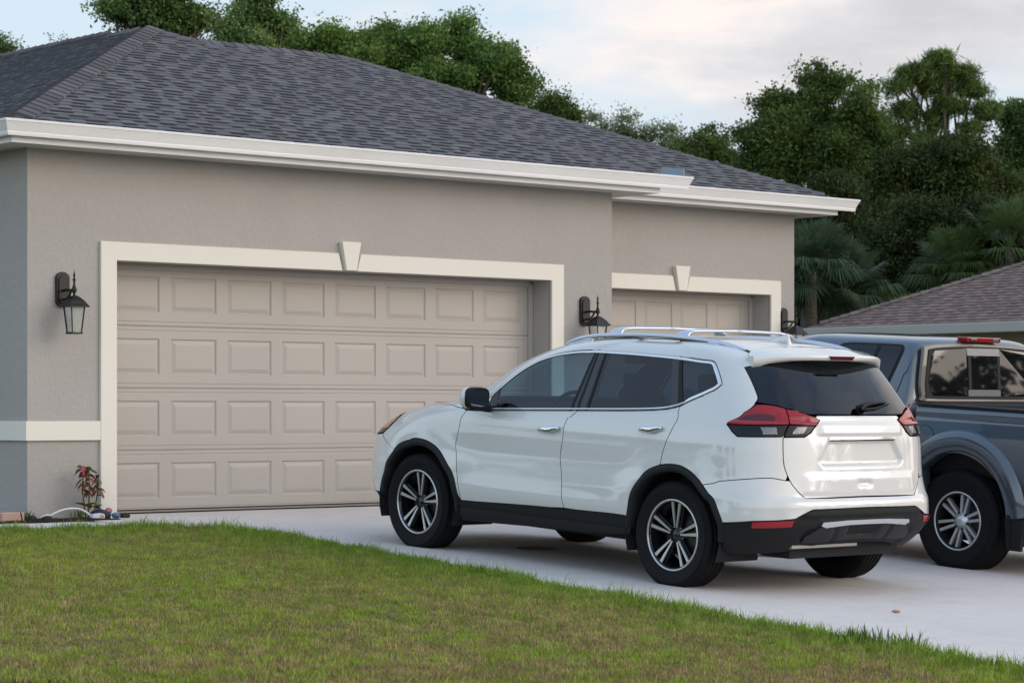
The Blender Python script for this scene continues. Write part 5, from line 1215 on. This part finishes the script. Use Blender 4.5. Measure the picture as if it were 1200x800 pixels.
rim_ = np.exp(-np.maximum(dE, 0) / .26)
keep = (X < ex + .035) & in_view(X, Y, .5) & (rng.random(N0) > bare * .25) & (rng.random(N0) < .50 + .5 * rim_)
X, Y, dE, n1_, n2_, bare, rim_ = [q[keep] for q in (X, Y, dE, n1_, n2_, bare, rim_)]; n = len(X)
H = (.015 + .014 * n1_ + .012 * rng.random(n)) * (1 - .35 * bare) + rim_ * rng.uniform(.010, .060, n) * (.4 + 1.1 * vnoise(X, Y, .22, 12)) + .03 * (rng.random(n) > .985) + .05 * rim_ * (rng.random(n) > .96)
g1 = np.array((.265, .365, .045)); g2 = np.array((.36, .41, .06)); br = np.array((.46, .33, .16)); dk = np.array((.13, .25, .018))
t = np.clip(.35 + (n2_ - .5) * 1.0 + rng.normal(size=n) * .25, 0, 1)[:, None]; C = g1 * (1 - t) + g2 * t
dry = np.clip((vnoise(X, Y, .45, 21) * .3 + vnoise(X, Y, .13, 22) * .35 + vnoise(X, Y, .05, 23) * .35 - .36) / .22, 0, 1) * (.34 + .46 * np.clip((-Y - 4.5) / 5, 0, 1)) * (1 - rim_) + .12 * (1 - rim_)
q = (rng.random(n) < dry)[:, None]; C = np.where(q, br * rng.uniform(.55, 1.2, (n, 1)), C); C = C * (1 - .55 * rim_[:, None]) + dk * rim_[:, None] * .55 * 1.25
tf = .55 * vnoise(X, Y, .055, 31) + .45 * vnoise(X, Y, .11, 32); C *= (.80 + .40 * np.clip((tf - .2) / .6, 0, 1) ** 1.3)[:, None] * rng.uniform(.60, 1.40, (n, 1)); H *= .65 + .75 * tf
tag(grass('grass', X, Y, H, rng.uniform(.1, .9, n), rng.uniform(.0013, .0034, n), C, M['grass']), 'short patchy lawn grass with brown dry patches', 'grass', kind='stuff')
# coarse lawn outside the picture
N1 = 60000; X = rng.uniform(-13, 0, N1); Y = rng.uniform(-15, -1.4, N1); k = (X < edge_x(Y)) & ~in_view(X, Y, .5); X, Y = X[k], Y[k]; n = len(X)
tag(grass('grass', X, Y, rng.uniform(.03, .06, n), rng.uniform(.1, .8, n), np.full(n, .006), np.array((.09, .13, .026)) * rng.uniform(.6, 1.3, (n, 1)), M['grass']), kind='stuff')

# ---------------------------------------------------------------- trees
def leaf_mesh(name, Pn, size, colour, parent, aspect=.55, droop=0.):
    n = len(Pn); d = rng.normal(size=(n, 3)); d[:, 2] -= droop; d /= np.linalg.norm(d, axis=1, keepdims=True)
    s = np.cross(d, rng.normal(size=(n, 3))); s /= np.maximum(np.linalg.norm(s, axis=1, keepdims=True), 1e-6)
    L_ = (size * rng.uniform(.6, 1.3, n))[:, None]; W_ = L_ * aspect
    V = np.stack([Pn - d * L_ * .5, Pn + s * W_ * .5 + d * L_ * .05, Pn + d * L_ * .5, Pn - s * W_ * .5 + d * L_ * .05], 1).reshape(-1, 3)
    F = (np.arange(n) * 4)[:, None] + np.arange(4); C = np.repeat(colour, 4, 0)
    return np_mesh(name, V, F, M['leaf'], parent=parent, col=C)
def tree(name, label, px, D, blobs, n_cl, n_lf, leaf, cols, base=-.6, trunk_r=.22, group='trees behind the houses', cat='tree', clr=(.45, .9), fork=None, seed=0, droop=.2, asp=.5, LSK=.46, LFK=.95, CLK=.38, CLN=3.0, SB=9, tone_=1.0, str_=.8):
    """blobs: (photo column, photo row, half width px, half height px) at distance D -> crown ellipsoids"""
    r = np.random.default_rng(seed); x0, y0 = at(px, D); z0 = float(gz(x0, y0)) - .05; t = thing(name, label, cat, (x0, y0, z0), group=group)
    k = D / 2928.6; E = []
    for (bx, by, bw, bh) in blobs:
        dj = r.uniform(-.5, .5) * bw * k; cx, cy = at(bx, D + dj); E.append((np.array([cx - x0, cy - y0, hz(by, D + dj) - z0]), np.array([bw * k, bw * k * .95, bh * k])))
    sub_ = []                            # every crown is many sprays of unequal size, with air between them
    for c, ra in E:
        for _ in range(int(SB * (1 + ra.min() / 2.2))):
            d = r.normal(size=3); d /= np.linalg.norm(d); rs = ra.min() * r.uniform(.20, .48); sub_.append((c + d * ra * r.uniform(.35, 1.0) * (1 - .25 * rs / ra.min()), np.array([rs * r.uniform(.9, 1.4), rs * r.uniform(.9, 1.4), rs * r.uniform(.6, .95)]), r.uniform(.72, 1.25)))
    vol = np.array([e[1].prod() ** .72 for e in sub_]); pr = vol / vol.sum(); Pn = []; Cn = []; twigs = []
    for _ in range(int(n_cl * CLN)):
        i_ = r.choice(len(sub_), p=pr); c, ra, tone = sub_[i_]; d = r.normal(size=3); d /= np.linalg.norm(d); cc = c + d * ra * r.uniform(.3, 1.0) ** .5 * (r.uniform(.9, 1.18) if r.random() > .15 else r.uniform(1.18, 1.4))
        cr_ = r.uniform(.55, 1.15) * CLK; m = int(n_lf * LFK * r.uniform(.4, 1.5))
        q = np.clip(r.normal(size=(m, 3)), -1.75, 1.75) * cr_ * np.array([.42, .42, .28]); q = q + np.outer(q @ d, d) * r.uniform(0, str_) + cc; Pn.append(q)
        a, b_, c_ = cols; f = r.random(); base_c = (np.array(a) * (1 - f) + np.array(b_) * f) * tone
        if r.random() < .14: base_c = np.array(c_)
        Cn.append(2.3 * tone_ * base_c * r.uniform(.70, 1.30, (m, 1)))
        if r.random() < .30: twigs.append((c, cc))
    Pn = np.concatenate(Pn); Cn = np.concatenate(Cn)
    kz = Pn[:, 2] > .3; Pn, Cn = Pn[kz], Cn[kz]
    leaf_mesh('crown', Pn, leaf * LSK, Cn, t, droop=droop, aspect=asp)
    b = MB(); low = min(e[0][2] - e[1][2] * .3 for e in E); top_ = max(e[0][2] for e in E); fk = fork or max(1.2, low * .75)
    b.tube([(0, 0, -.2), (.03, .02, fk * .5), (r.uniform(-.1, .1), r.uniform(-.1, .1), fk)], [trunk_r * 1.25, trunk_r, trunk_r * .85], 10)
    for c, ra in E:
        for _ in range(2):
            e = c + r.normal(size=3) * ra * .4; mid = np.array([e[0] * .5, e[1] * .5, fk + (e[2] - fk) * .5]) + r.normal(size=3) * .25
            b.tube([(0, 0, fk - .1), tuple(mid), tuple(e)], [trunk_r * .55, trunk_r * .32, .02], 6)
            for _ in range(2): e2 = mid + (e - mid) * .7 + r.normal(size=3) * ra * .25; b.tube([tuple(mid), tuple(e2)], [trunk_r * .2, .012], 5)
    for p, q in twigs: b.tube([tuple(p), tuple((p + q) / 2 + r.normal(size=3) * .08), tuple(q)], [.035, .022, .008], 4, caps=False)
    b.build('trunk', M['bark'], t); return t
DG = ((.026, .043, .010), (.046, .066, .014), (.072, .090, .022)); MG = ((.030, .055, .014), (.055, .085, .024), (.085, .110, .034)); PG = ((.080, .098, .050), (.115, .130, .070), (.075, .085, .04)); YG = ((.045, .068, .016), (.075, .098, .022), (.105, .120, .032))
# right-hand side, behind the neighbouring house
tree('oak_tree', 'broad dark oak whose rounded crown rises just right of the garage roof', 955, 58, [(905, 165, 45, 45), (950, 130, 55, 48), (1000, 125, 40, 40), (880, 205, 28, 35), (930, 215, 60, 50), (1000, 200, 55, 50), (965, 95, 30, 18), (1020, 165, 35, 40)], 620, 85, .21, DG, trunk_r=.35, seed=1, tone_=1.15)
tree('pine_tree', 'tall pine with tufted open crown standing above the oaks at right', 1100, 55, [(1095, 72, 22, 9), (1066, 86, 20, 9), (1124, 88, 20, 10), (1046, 104, 14, 8), (1090, 102, 22, 9), (1140, 106, 16, 8), (1118, 122, 16, 8), (1152, 132, 9, 7), (1065, 126, 16, 8), (1098, 138, 16, 8), (1140, 152, 12, 7), (1084, 158, 14, 8), (1116, 168, 16, 8), (1060, 152, 11, 7)], 300, 150, .24, ((.040, .062, .014), (.062, .088, .02), (.09, .11, .03)), trunk_r=.11, seed=2, fork=6.2, asp=.09, LSK=.9, LFK=.75, CLK=.36, CLN=1.2, SB=3, droop=-.3, str_=0)
tree('oak_tree', 'oak with shade-darkened leaves in the thicket below the tall pine', 1100, 52, [(1060, 215, 45, 40), (1120, 205, 45, 40), (1100, 250, 60, 45), (1150, 225, 40, 45), (1040, 270, 45, 45), (1085, 180, 25, 20)], 520, 85, .20, DG, trunk_r=.3, seed=3, tone_=.55)  # low tone: leaf colour darkened to stand for deep shade
tree('oak_tree', 'oak cut off by the right edge of the picture', 1215, 56, [(1205, 135, 28, 30), (1225, 170, 45, 50), (1190, 175, 22, 26), (1200, 225, 45, 45), (1250, 140, 40, 50)], 420, 80, .20, MG, trunk_r=.28, seed=4)
tree('scrub_oak', 'low tree with leaves darkened for shade at the foot of the thicket beside the garage corner', 955, 46, [(945, 260, 30, 45), (985, 250, 40, 50), (960, 320, 45, 60), (1010, 310, 40, 55)], 420, 80, .17, DG, trunk_r=.16, seed=5, tone_=.38, group='undergrowth behind the houses')  # leaf colour darkened, the shade of the thicket put into it
tree('scrub_oak', 'low tree with leaves darkened for shade behind the roof of the neighbouring house', 1110, 44, [(1070, 290, 45, 50), (1120, 285, 45, 50), (1165, 270, 45, 55), (1090, 335, 50, 40), (1205, 290, 40, 55)], 460, 80, .17, DG, trunk_r=.16, seed=6, tone_=.38, group='undergrowth behind the houses')  # shade among the trees put into the leaf colour by the low tone
tree('small_tree', 'pale thin-leaved tree showing above the middle of the garage roof slope', 735, 75, [(700, 150, 26, 22), (740, 155, 30, 26), (780, 165, 26, 24), (720, 185, 40, 24), (690, 165, 14, 16)], 210, 34, .20, PG, trunk_r=.12, seed=7, CLN=2.0)
tree('small_tree', 'small dark tree between the pale tree and the broad oak', 825, 70, [(815, 170, 18, 18), (840, 170, 22, 22), (805, 190, 25, 18), (850, 200, 30, 26), (825, 210, 40, 25)], 260, 60, .19, DG, trunk_r=.12, seed=8)
# left-hand side, behind the garage
tree('oak_tree', 'tall oak cut off by the top of the picture behind the roof peak', 175, 46, [(140, 8, 28, 20), (175, -10, 50, 32), (210, 15, 32, 26), (235, 22, 16, 16), (165, 25, 45, 18), (195, -45, 60, 35), (200, 50, 40, 25)], 330, 62, .19, MG, trunk_r=.2, seed=9, CLN=1.5, tone_=1.25)
tree('oak_tree', 'oak with loose dark sprays right of the roof peak', 300, 50, [(300, 18, 24, 22), (275, 32, 22, 18), (320, 35, 22, 20), (295, 50, 45, 20), (305, -5, 16, 12)], 250, 55, .19, MG, trunk_r=.16, seed=10, CLN=1.7, tone_=1.25)
tree('bushy_tree', 'bushy bright green tree behind the level ridge of the roof', 400, 54, [(355, 50, 26, 16), (395, 48, 30, 18), (440, 52, 30, 20), (400, 75, 60, 22), (455, 70, 30, 22)], 330, 75, .19, ((.038, .066, .013), (.062, .094, .02), (.09, .12, .03)), trunk_r=.2, seed=11, CLN=2.2, tone_=1.2)
tree('bushy_tree', 'full rounded dark green tree above the right hip of the roof', 535, 54, [(500, 50, 34, 24), (545, 50, 36, 24), (580, 78, 34, 26), (535, 85, 60, 30), (605, 100, 24, 22), (485, 75, 30, 22)], 430, 80, .19, ((.030, .058, .012), (.052, .085, .018), (.08, .112, .03)), trunk_r=.25, seed=12, CLN=2.2, tone_=1.2)
tree('shrub_tree', 'single leafy tip poking above the roof slope right of the rounded tree', 648, 60, [(650, 120, 14, 10), (640, 130, 24, 14), (660, 135, 16, 14)], 60, 60, .17, DG, trunk_r=.1, seed=13)
tree('shrub_tree', 'treetop at the left edge of the picture above the roof', 0, 60, [(-8, 52, 18, 14), (10, 58, 14, 10), (-20, 65, 30, 20)], 60, 50, .17, MG, trunk_r=.1, seed=14)
tree('shrub_tree', 'tiny leaf tip above the left slope of the roof', 68, 60, [(68, 52, 4, 7), (66, 70, 12, 12)], 14, 50, .15, MG, trunk_r=.08, seed=15)
# far woods closing the gaps
PX = []; CX = []
for i in range(1500):
    px = rng.uniform(840, 1420) if i % 3 else rng.uniform(-300, 900); D = rng.uniform(72, 95); x, y = at(px, D); z = rng.uniform(-.8, 5.2 if px > 860 else 3.2); m = 70
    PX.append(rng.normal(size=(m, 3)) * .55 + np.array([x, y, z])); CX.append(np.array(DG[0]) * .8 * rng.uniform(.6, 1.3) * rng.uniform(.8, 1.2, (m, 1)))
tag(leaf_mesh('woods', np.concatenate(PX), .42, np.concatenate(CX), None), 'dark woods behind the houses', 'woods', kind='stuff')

# ---------------------------------------------------------------- palms
def fan_frond(V, F, C, base, dirv, pet, rad, nseg, col, r, droop=.5):
    """fan palm leaf: petiole, then a pleated fan of narrow segments bending down at their tips"""
    d = np.array(dirv, float); d /= np.linalg.norm(d); up = np.array([0, 0, 1.]); s = np.cross(d, up); s /= max(np.linalg.norm(s), 1e-6); nn = np.cross(s, d)
    tip_ = base + d * pet * .92 + np.array([0, 0, -pet * .10 * droop])
    i = len(V); w = .018
    V += [base - s * w, base + s * w, tip_ + s * w * .6, tip_ - s * w * .6]; F.append((i, i + 1, i + 2, i + 3)); C += [np.array(col) * 1.1] * 4
    for k in range(nseg):
        a = (k / (nseg - 1) - .5) * 2 * 1.95; L_ = rad * (.72 + .28 * math.cos(a * .62)) * r.uniform(.88, 1.08)
        e = d * math.cos(a) + s * math.sin(a); e = e + nn * .12; sw = np.cross(e, nn); sw /= max(np.linalg.norm(sw), 1e-6); wd2 = rad * .022
        m = tip_ + e * L_ * .58 + np.array([0, 0, -.05 * L_ * droop]); t = tip_ + e * L_ * .92 + np.array([0, 0, -L_ * r.uniform(.25, .55) * droop])
        i = len(V); c = np.array(col) * r.uniform(.75, 1.25)
        V += [tip_, m + sw * wd2, m - sw * wd2, t]; F += [(i, i + 1, i + 2, i + 2), (i + 2, i + 1, i + 3, i + 3)]; C += [c] * 4
def fan_palm(name, label, px, D, zc, nfr, pet, rad, cols, dead=0, trunk=True, seed=0, group='fan palms in the undergrowth', cat='palm', loc=None, r_tr=.09):
    r = np.random.default_rng(seed); x, y = at(px, D) if loc is None else loc; z0 = float(gz(x, y)) - .05; t = thing(name, label, cat, (x, y, z0), group=group)
    h = zc - z0; V, F, C = [], [], []
    for k in range(nfr):
        az = r.uniform(0, 2 * math.pi); el = math.radians(r.uniform(-35, 80)); d = (math.cos(az) * math.cos(el), math.sin(az) * math.cos(el), math.sin(el))
        c = np.array(cols[0]) + (np.array(cols[1]) - np.array(cols[0])) * r.random()
        fan_frond(V, F, C, np.array([0, 0, h]), d, pet * r.uniform(.8, 1.2), rad * r.uniform(.85, 1.15), 38, c, r, .6 + .5 * (el < .3))
    tri = np.array([f[:3] for f in F for _ in (0,) if f[2] == f[3]] + [q for f in F if f[2] != f[3] for q in ((f[0], f[1], f[2]), (f[0], f[2], f[3]))])
    np_mesh('fronds', np.array(V), tri, M['leaf'], parent=t, col=np.array(C))
    if dead:
        V, F, C = [], [], []
        for k in range(dead):
            az = r.uniform(0, 2 * math.pi); el = math.radians(r.uniform(-85, -50)); fan_frond(V, F, C, np.array([0, 0, h - .1]), (math.cos(az) * math.cos(el), math.sin(az) * math.cos(el), math.sin(el)), pet * .7, rad * .8, 18, np.array((.16, .085, .05)) * r.uniform(.6, 1.1), r, .9)
        tri = np.array([f[:3] for f in F if f[2] == f[3]] + [q for f in F if f[2] != f[3] for q in ((f[0], f[1], f[2]), (f[0], f[2], f[3]))]); np_mesh('dead_fronds', np.array(V), tri, M['leaf'], parent=t, col=np.array(C))
    if trunk: b = MB(); b.tube([(0, 0, -.2), (.03, 0, h * .5), (0, 0, h)], [r_tr * 1.2, r_tr, r_tr * .95], 12); b.build('trunk', M['palm_bark'], t)
    return t
BG = ((.050, .086, .042), (.090, .130, .070)); GG = ((.046, .080, .022), (.085, .125, .04))
fan_palm('fan_palm', 'grey-green fan palm rising beside the right corner of the garage', 950, 37, 2.95, 42, .5, .55, BG, 0, True, 21)
fan_palm('fan_palm', 'low fan palm with wide drooping leaves between garage and neighbouring roof', 990, 38, 2.72, 40, .5, .52, BG, 0, True, 22)
fan_palm('fan_palm', 'fan palm with hanging brown leaves above the neighbouring roof', 1118, 42, 3.2, 30, .5, .55, GG, 14, True, 23)
fan_palm('fan_palm', 'large fan palm above the neighbouring roof near the right edge', 1182, 42, 3.55, 36, .6, .62, GG, 8, True, 24)
fan_palm('fan_palm', 'short fan palm tucked between the two larger palms', 1150, 43, 2.7, 18, .4, .42, ((.06, .075, .03), (.09, .10, .045)), 6, True, 26)
# bright fern-like bush over the far corner of the neighbour's roof
x, y = at(1042, 38); fb = thing('fern_bush', 'bright yellow-green fern-like bush behind the far corner of the brown roof', 'bush', (x, y, float(gz(x, y))))
V, F, C = [], [], []; h0 = hz(372, 38) - fb.location.z
for k in range(120):
    az = rng.uniform(0, 6.283); el = rng.uniform(.2, 1.2); L_ = rng.uniform(.4, .85); b0 = np.array([rng.normal() * .35, rng.normal() * .35, h0 - .15 + rng.normal() * .08]); d = np.array([math.cos(az) * math.cos(el), math.sin(az) * math.cos(el), math.sin(el)]); s = np.cross(d, (0, 0, 1.)); s /= np.linalg.norm(s) + 1e-6; c = np.array((.11, .165, .02)) * rng.uniform(.6, 1.3)
    for q in range(12):
        f = q / 12; p = b0 + d * L_ * f + np.array([0, 0, -.35 * L_ * f * f])
        for sg in (-1, 1): i = len(V); e = s * sg * .13 * (1 - f * .7) + d * .08 + np.array([0, 0, -.02]); V += [p, p + e * .5 + d * .015, p + e]; F.append((i, i + 1, i + 2)); C += [c] * 3
np_mesh('fronds', np.array(V), np.array(F), M['leaf'], parent=fb, col=np.array(C))
b = MB()
for k in range(9): a = k * .7; b.tube([(.08 * math.cos(a), .08 * math.sin(a), 0), (.25 * math.cos(a), .25 * math.sin(a), h0 - .1)], [.02, .008], 5)
b.build('stem', M['bark'], fb)

# what stands across the street: only seen as reflections in the glass
for k, (x, y, lb) in enumerate([(43.2, -36.4, 'coconut palm across the street mirrored in the pickup rear window'), (-24, -34, 'coconut palm across the street left of the driveway')]):
    z0 = float(gz(x, y)); t = thing('coconut_palm', lb, 'palm', (x, y, z0), group='palms across the street'); r = np.random.default_rng(60 + k); hh = 6.55
    b = MB(); b.tube([(0, 0, -.2), (.1, .1, hh * .5), (.25, .05, hh)], [.22, .16, .13], 10); b.build('trunk', M['palm_bark'], t); V, F, C = [], [], []
    for f in range(22):
        az = 6.283 * f / 22 + r.uniform(-.1, .1); el = r.uniform(-.1, 1.0); L_ = r.uniform(1.0, 1.35)
        for q in range(26):
            ff = q / 26; p = np.array([.25 + math.cos(az) * math.cos(el) * L_ * ff, .05 + math.sin(az) * math.cos(el) * L_ * ff, hh + math.sin(el) * L_ * ff - 1.3 * L_ * .5 * ff * ff]); sd2 = np.array([-math.sin(az), math.cos(az), 0])
            for sg in (-1, 1): i = len(V); e = sd2 * sg * .24 * (1 - .6 * ff) + np.array([math.cos(az) * .09, math.sin(az) * .09, -.14]); V += [p, p + np.array([math.cos(az), math.sin(az), 0]) * .07, p + e]; F.append((i, i + 1, i + 2)); C += [np.array((.03, .05, .015))] * 3
    np_mesh('fronds', np.array(V), np.array(F), M['leaf'], parent=t, col=np.array(C))
def street_tree(x, y, h, w, seed, label):
    r = np.random.default_rng(seed); z0 = float(gz(x, y)); t = thing('street_tree', label, 'tree', (x, y, z0), group='trees across the street'); Pn = []
    for _ in range(150): d = r.normal(size=3); d /= np.linalg.norm(d); Pn.append(r.normal(size=(28, 3)) * .5 + d * np.array([w, w, h * .42]) * r.uniform(.3, 1) + np.array([0, 0, h * .58]))
    Pn = np.concatenate(Pn); Pn[:, 2] = np.maximum(Pn[:, 2], .3); leaf_mesh('crown', Pn, .38, np.array((.028, .048, .014)) * r.uniform(.7, 1.3, (len(Pn), 1)), t)
    b = MB(); b.tube([(0, 0, -.2), (0, 0, h * .6)], [.25, .12], 8); b.build('trunk', M['bark'], t); return t
for k, q in enumerate((-30, -21, -13, -5.5, 0, 5, 12, 20, 29)):
    x, y, h, w = 59 + .615 * q, -48.5 + .785 * q, (8.6, 7.4, 8.2, 7.2, 7.75, 7.5, 8.3, 7.4, 8.4)[k], (5, 4.6, 4.2, 3.6, 3.2, 3.4, 4.2, 4.6, 5)[k]
    street_tree(x, y, h, w, 80 + k, 'rounded street tree across the road from the driveway')

# ---------------------------------------------------------------- odds and ends by the wall
pl = thing('garden_plant', 'slender red, brown and green croton plant in the bed left of the garage door', 'plant', (-.36, -.16, -.005))
r = np.random.default_rng(5)
def leaf_at(mb, p, d, L_, W_, mi, curl=.3):
    p = np.array(p, float); d = np.array(d, float); d /= np.linalg.norm(d); s = np.cross(d, (0, 0, 1.)); s /= np.linalg.norm(s) + 1e-6
    q = [p, p + d * L_ * .35 + s * W_ * .45, p + d * L_ * .72 + s * W_ * .4 + np.array([0, 0, -L_ * curl * .3]), p + d * L_ + np.array([0, 0, -L_ * curl]), p + d * L_ * .72 - s * W_ * .4 + np.array([0, 0, -L_ * curl * .3]), p + d * L_ * .35 - s * W_ * .45, p + d * L_ * .55 + np.array([0, 0, -.012 - L_ * curl * .15])]
    mb.add(q, [(0, 1, 6), (1, 2, 6), (2, 3, 6), (3, 4, 6), (4, 5, 6), (5, 0, 6)], mi, True)
M['croton'] = [mat('leaf_rust', (.20, .055, .035), .5), mat('leaf_red', (.36, .055, .07), .45), mat('leaf_green', (.20, .24, .04), .5), mat('leaf_brown', (.17, .095, .055), .7)]
st = [((-.02, 0, 0), (-.05, .01, .24), (-.04, 0, .42)), ((.0, 0, 0), (.0, -.02, .24), (-.01, -.03, .40)), ((.05, 0, 0), (.10, .02, .20), (.115, .02, .36))]
b = MB()
for s in st: b.tube([s[0], s[1], s[2]], [.008, .006, .004], 6)
b.build('stem', M['bark'], pl)
for k, s in enumerate(st):
    mb = MB(); s = [np.array(q) for q in s]
    for q in range(24):
        f = r.uniform(.45, 1.05); p = s[1] + (s[2] - s[1]) * (f * 2 - 1) if f > .5 else s[0] + (s[1] - s[0]) * f * 2; az = r.uniform(0, 6.283); el = r.uniform(-.7, .5); mi = r.choice([0, 1, 2, 3, 3] if k < 2 else [0, 3, 3, 2]); L_ = r.uniform(.04, .085)
        leaf_at(mb, p, (math.cos(az) * math.cos(el), math.sin(az) * math.cos(el), math.sin(el)), L_, L_ * .5, mi, .6)
    for q in range(6):
        az = r.uniform(0, 6.283); leaf_at(mb, s[2] if k < 2 else s[1] * .5, (math.cos(az), math.sin(az), r.uniform(-.1, .9)), .075, .04, 2, .45)
    for q in range(4):
        az = r.uniform(0, 6.283); leaf_at(mb, s[1] * .45, (math.cos(az), math.sin(az), .6), .10, .04, 2, .3)
    mb.build('foliage', M['croton'], pl, fix=False)
M['pvc'] = mat('white_pvc', (.75, .75, .74), .4)
b = MB(); b.tube(cr([(-.78, -.16, .0), (-.74, -.17, .025), (-.62, -.19, .075), (-.50, -.20, .085), (-.42, -.21, .06), (-.36, -.22, .015)], 5), [.0075] * 26, 10); b.tube([(-.80, -.16, .005), (-.735, -.172, .03)], [.022, .020], 10)
tag(b.build('drip_hose', M['pvc'], None), 'short white irrigation hose arching over the dark bed by the wall', 'hose')
M['lbl'] = mat('package_print', (.62, .66, .72), .4); M['orange'] = mat('package_orange', (.75, .30, .06), .4)
t = thing('plastic_pack', 'small crumpled white and orange plastic pack at the foot of the croton', 'packet', (-.33, -.25, .0)); b = MB(); b.prism([(-.06, 0), (.06, 0), (.055, .036), (.02, .044), (-.05, .038)], lambda p, k: (p[0] + .004 * k, -.03 + .06 * k, p[1])); b.build('pouch', M['lbl'], t, bevel=.006)
b = MB(); b.prism([(.008, .008), (.048, .008), (.044, .030), (.010, .033)], lambda p, k: (p[0], -.0325 + .003 * k, p[1])); b.build('print', M['orange'], t)
def pebble(name, label, cat, loc, s, m, seed, group=None):
    bm = bmesh.new(); bmesh.ops.create_icosphere(bm, subdivisions=3, radius=1); r = np.random.default_rng(seed); ax_ = r.normal(size=(5, 3))
    for v in bm.verts: v.co *= 1 + .10 * sum(math.sin(Vector(a).dot(v.co) * 2 + i) for i, a in enumerate(ax_)) / 2
    bmesh.ops.scale(bm, vec=s, verts=bm.verts)
    me = bpy.data.meshes.new(name); bm.to_mesh(me); bm.free(); me.materials.append(m); o = bpy.data.objects.new(name, me); COL.objects.link(o); o.location = loc
    for p in me.polygons: p.use_smooth = True
    return tag(o, label, cat, group)
M['pinkp'] = mat('pink_stone', (.42, .15, .17), .6); M['bluep'] = mat('blue_stone', (.06, .16, .32), .6); M['darkb'] = mat('navy_cloth', (.02, .025, .06), .8); M['brick'] = mat('faded_brick', (.50, .30, .24), .85); M['clod'] = mat('soil_clod', (.035, .024, .018), .95)
pebble('painted_stone', 'pink painted stone at the foot of the door surround', 'stone', (-.16, -.15, .055), (.034, .030, .026), M['pinkp'], 1, 'painted stones by the garage door')
pebble('painted_stone', 'blue painted stone in front of the pink one', 'stone', (-.125, -.20, .022), (.038, .032, .022), M['bluep'], 2, 'painted stones by the garage door')
pebble('rag', 'dark navy rag bunched beside the painted stones', 'rag', (-.235, -.15, .022), (.10, .06, .045), M['darkb'], 3)
b = MB(); b.box(-.11, .11, -.05, .05, 0, .075); o = b.build('brick', M['brick'], None, bevel=.008); o.location = (-1.12, -.22, -.005); o.rotation_euler = (0, 0, .12); tag(o, 'faded red brick lying at the corner of the house', 'brick')
for k, (x, y) in enumerate([(-.93, -.2), (-.86, -.12), (-.80, -.26), (-.04, -.22), (-.99, -.1)]): pebble('soil_clod', ['dark clod in the bed near the house corner', 'dark clod close against the wall', 'dark clod at the kerb of the bed', 'dark clod at the foot of the door jamb', 'dark clod beside the faded brick'][k], 'clod', (x, y, .012), (.045, .04, .025), M['clod'], 10 + k, 'soil clods in the planting bed')
# small weeds and leaves
def weed(name, label, x, y, n, hgt, cols, spread, group, blade=.008, seed=0):
    r = np.random.default_rng(seed); mb = MB(); z = float(gz(x, y))
    for q in range(n):
        az = r.uniform(0, 6.283); h = hgt * r.uniform(.5, 1.1); p = np.array([r.normal() * spread * .3, r.normal() * spread * .3, 0]); e = np.array([math.cos(az), math.sin(az), 0]) * h * r.uniform(.2, .7); s = np.array([-math.sin(az), math.cos(az), 0]) * blade
        mb.add([p - s, p + s, p + e * .5 + s + (0, 0, h * .65), p + e * .5 - s + (0, 0, h * .65), p + e + (0, 0, h * .9)], [(0, 1, 2, 3), (3, 2, 4)], 0, True)
    m = mat(name + '_leaf', cols, .6); o = mb.build(name, m, None, fix=False); o.location = (x, y, z); return tag(o, label, 'weed', group)
weed('weed', 'green weed at the house corner beside the brick', -.97, -.17, 30, .10, (.06, .10, .025), .18, 'weeds along the wall', .007, 1)
weed('weed', 'low weed at the foot of the croton', -.42, -.14, 22, .09, (.09, .13, .03), .10, 'weeds along the wall', .007, 2)
for k, px in enumerate([(-.60, -9.0), (-.62, -8.75)]):
    weed('grass_tuft', ['tall grass tuft leaning over the driveway edge, nearer one', 'tall grass tuft leaning over the driveway edge, farther one'][k], px[0], px[1], 60, .13, (.075, .125, .025), .22, 'tall tufts at the driveway edge', .004, 5 + k)

M['dry_leaf'] = mat('dry_leaf', (.45, .20, .09), .6)
mb = MB(); P = [(-.12, 0, .003), (-.05, .030, .007), (.03, .034, .010), (.12, .008, .012), (.03, -.026, .006), (-.05, -.024, .004), (0, .004, .003)]
mb.add(P, [(0, 1, 6), (1, 2, 6), (2, 3, 6), (3, 4, 6), (4, 5, 6), (5, 0, 6)], 0, True); o = mb.build('fallen_leaf', M['dry_leaf'], None, fix=False); o.scale = (.8, .8, .5); o.location = (.86, -7.72, float(gz(.86, -7.72)) + .008); o.rotation_euler = (0, 0, .75); tag(o, 'curled orange-brown dead leaf lying on the driveway behind the white car', 'leaf')

# unseen trees added at left to darken the reflection in the white car's flank
for k, (x, y, h, w) in enumerate([(-34, 30, 6.5, 4.2), (-41, 22, 7.0, 4.6), (-30, 40, 6.0, 4.0), (-44, 12, 6.4, 4.4), (-24, 50, 7.2, 4.6), (-47, 2, 6.8, 4.6)]):
    street_tree(x, y, h, w, 120 + k, 'unseen rounded tree added left of the house for its reflection').__setitem__('group', 'unseen trees added left of the house')
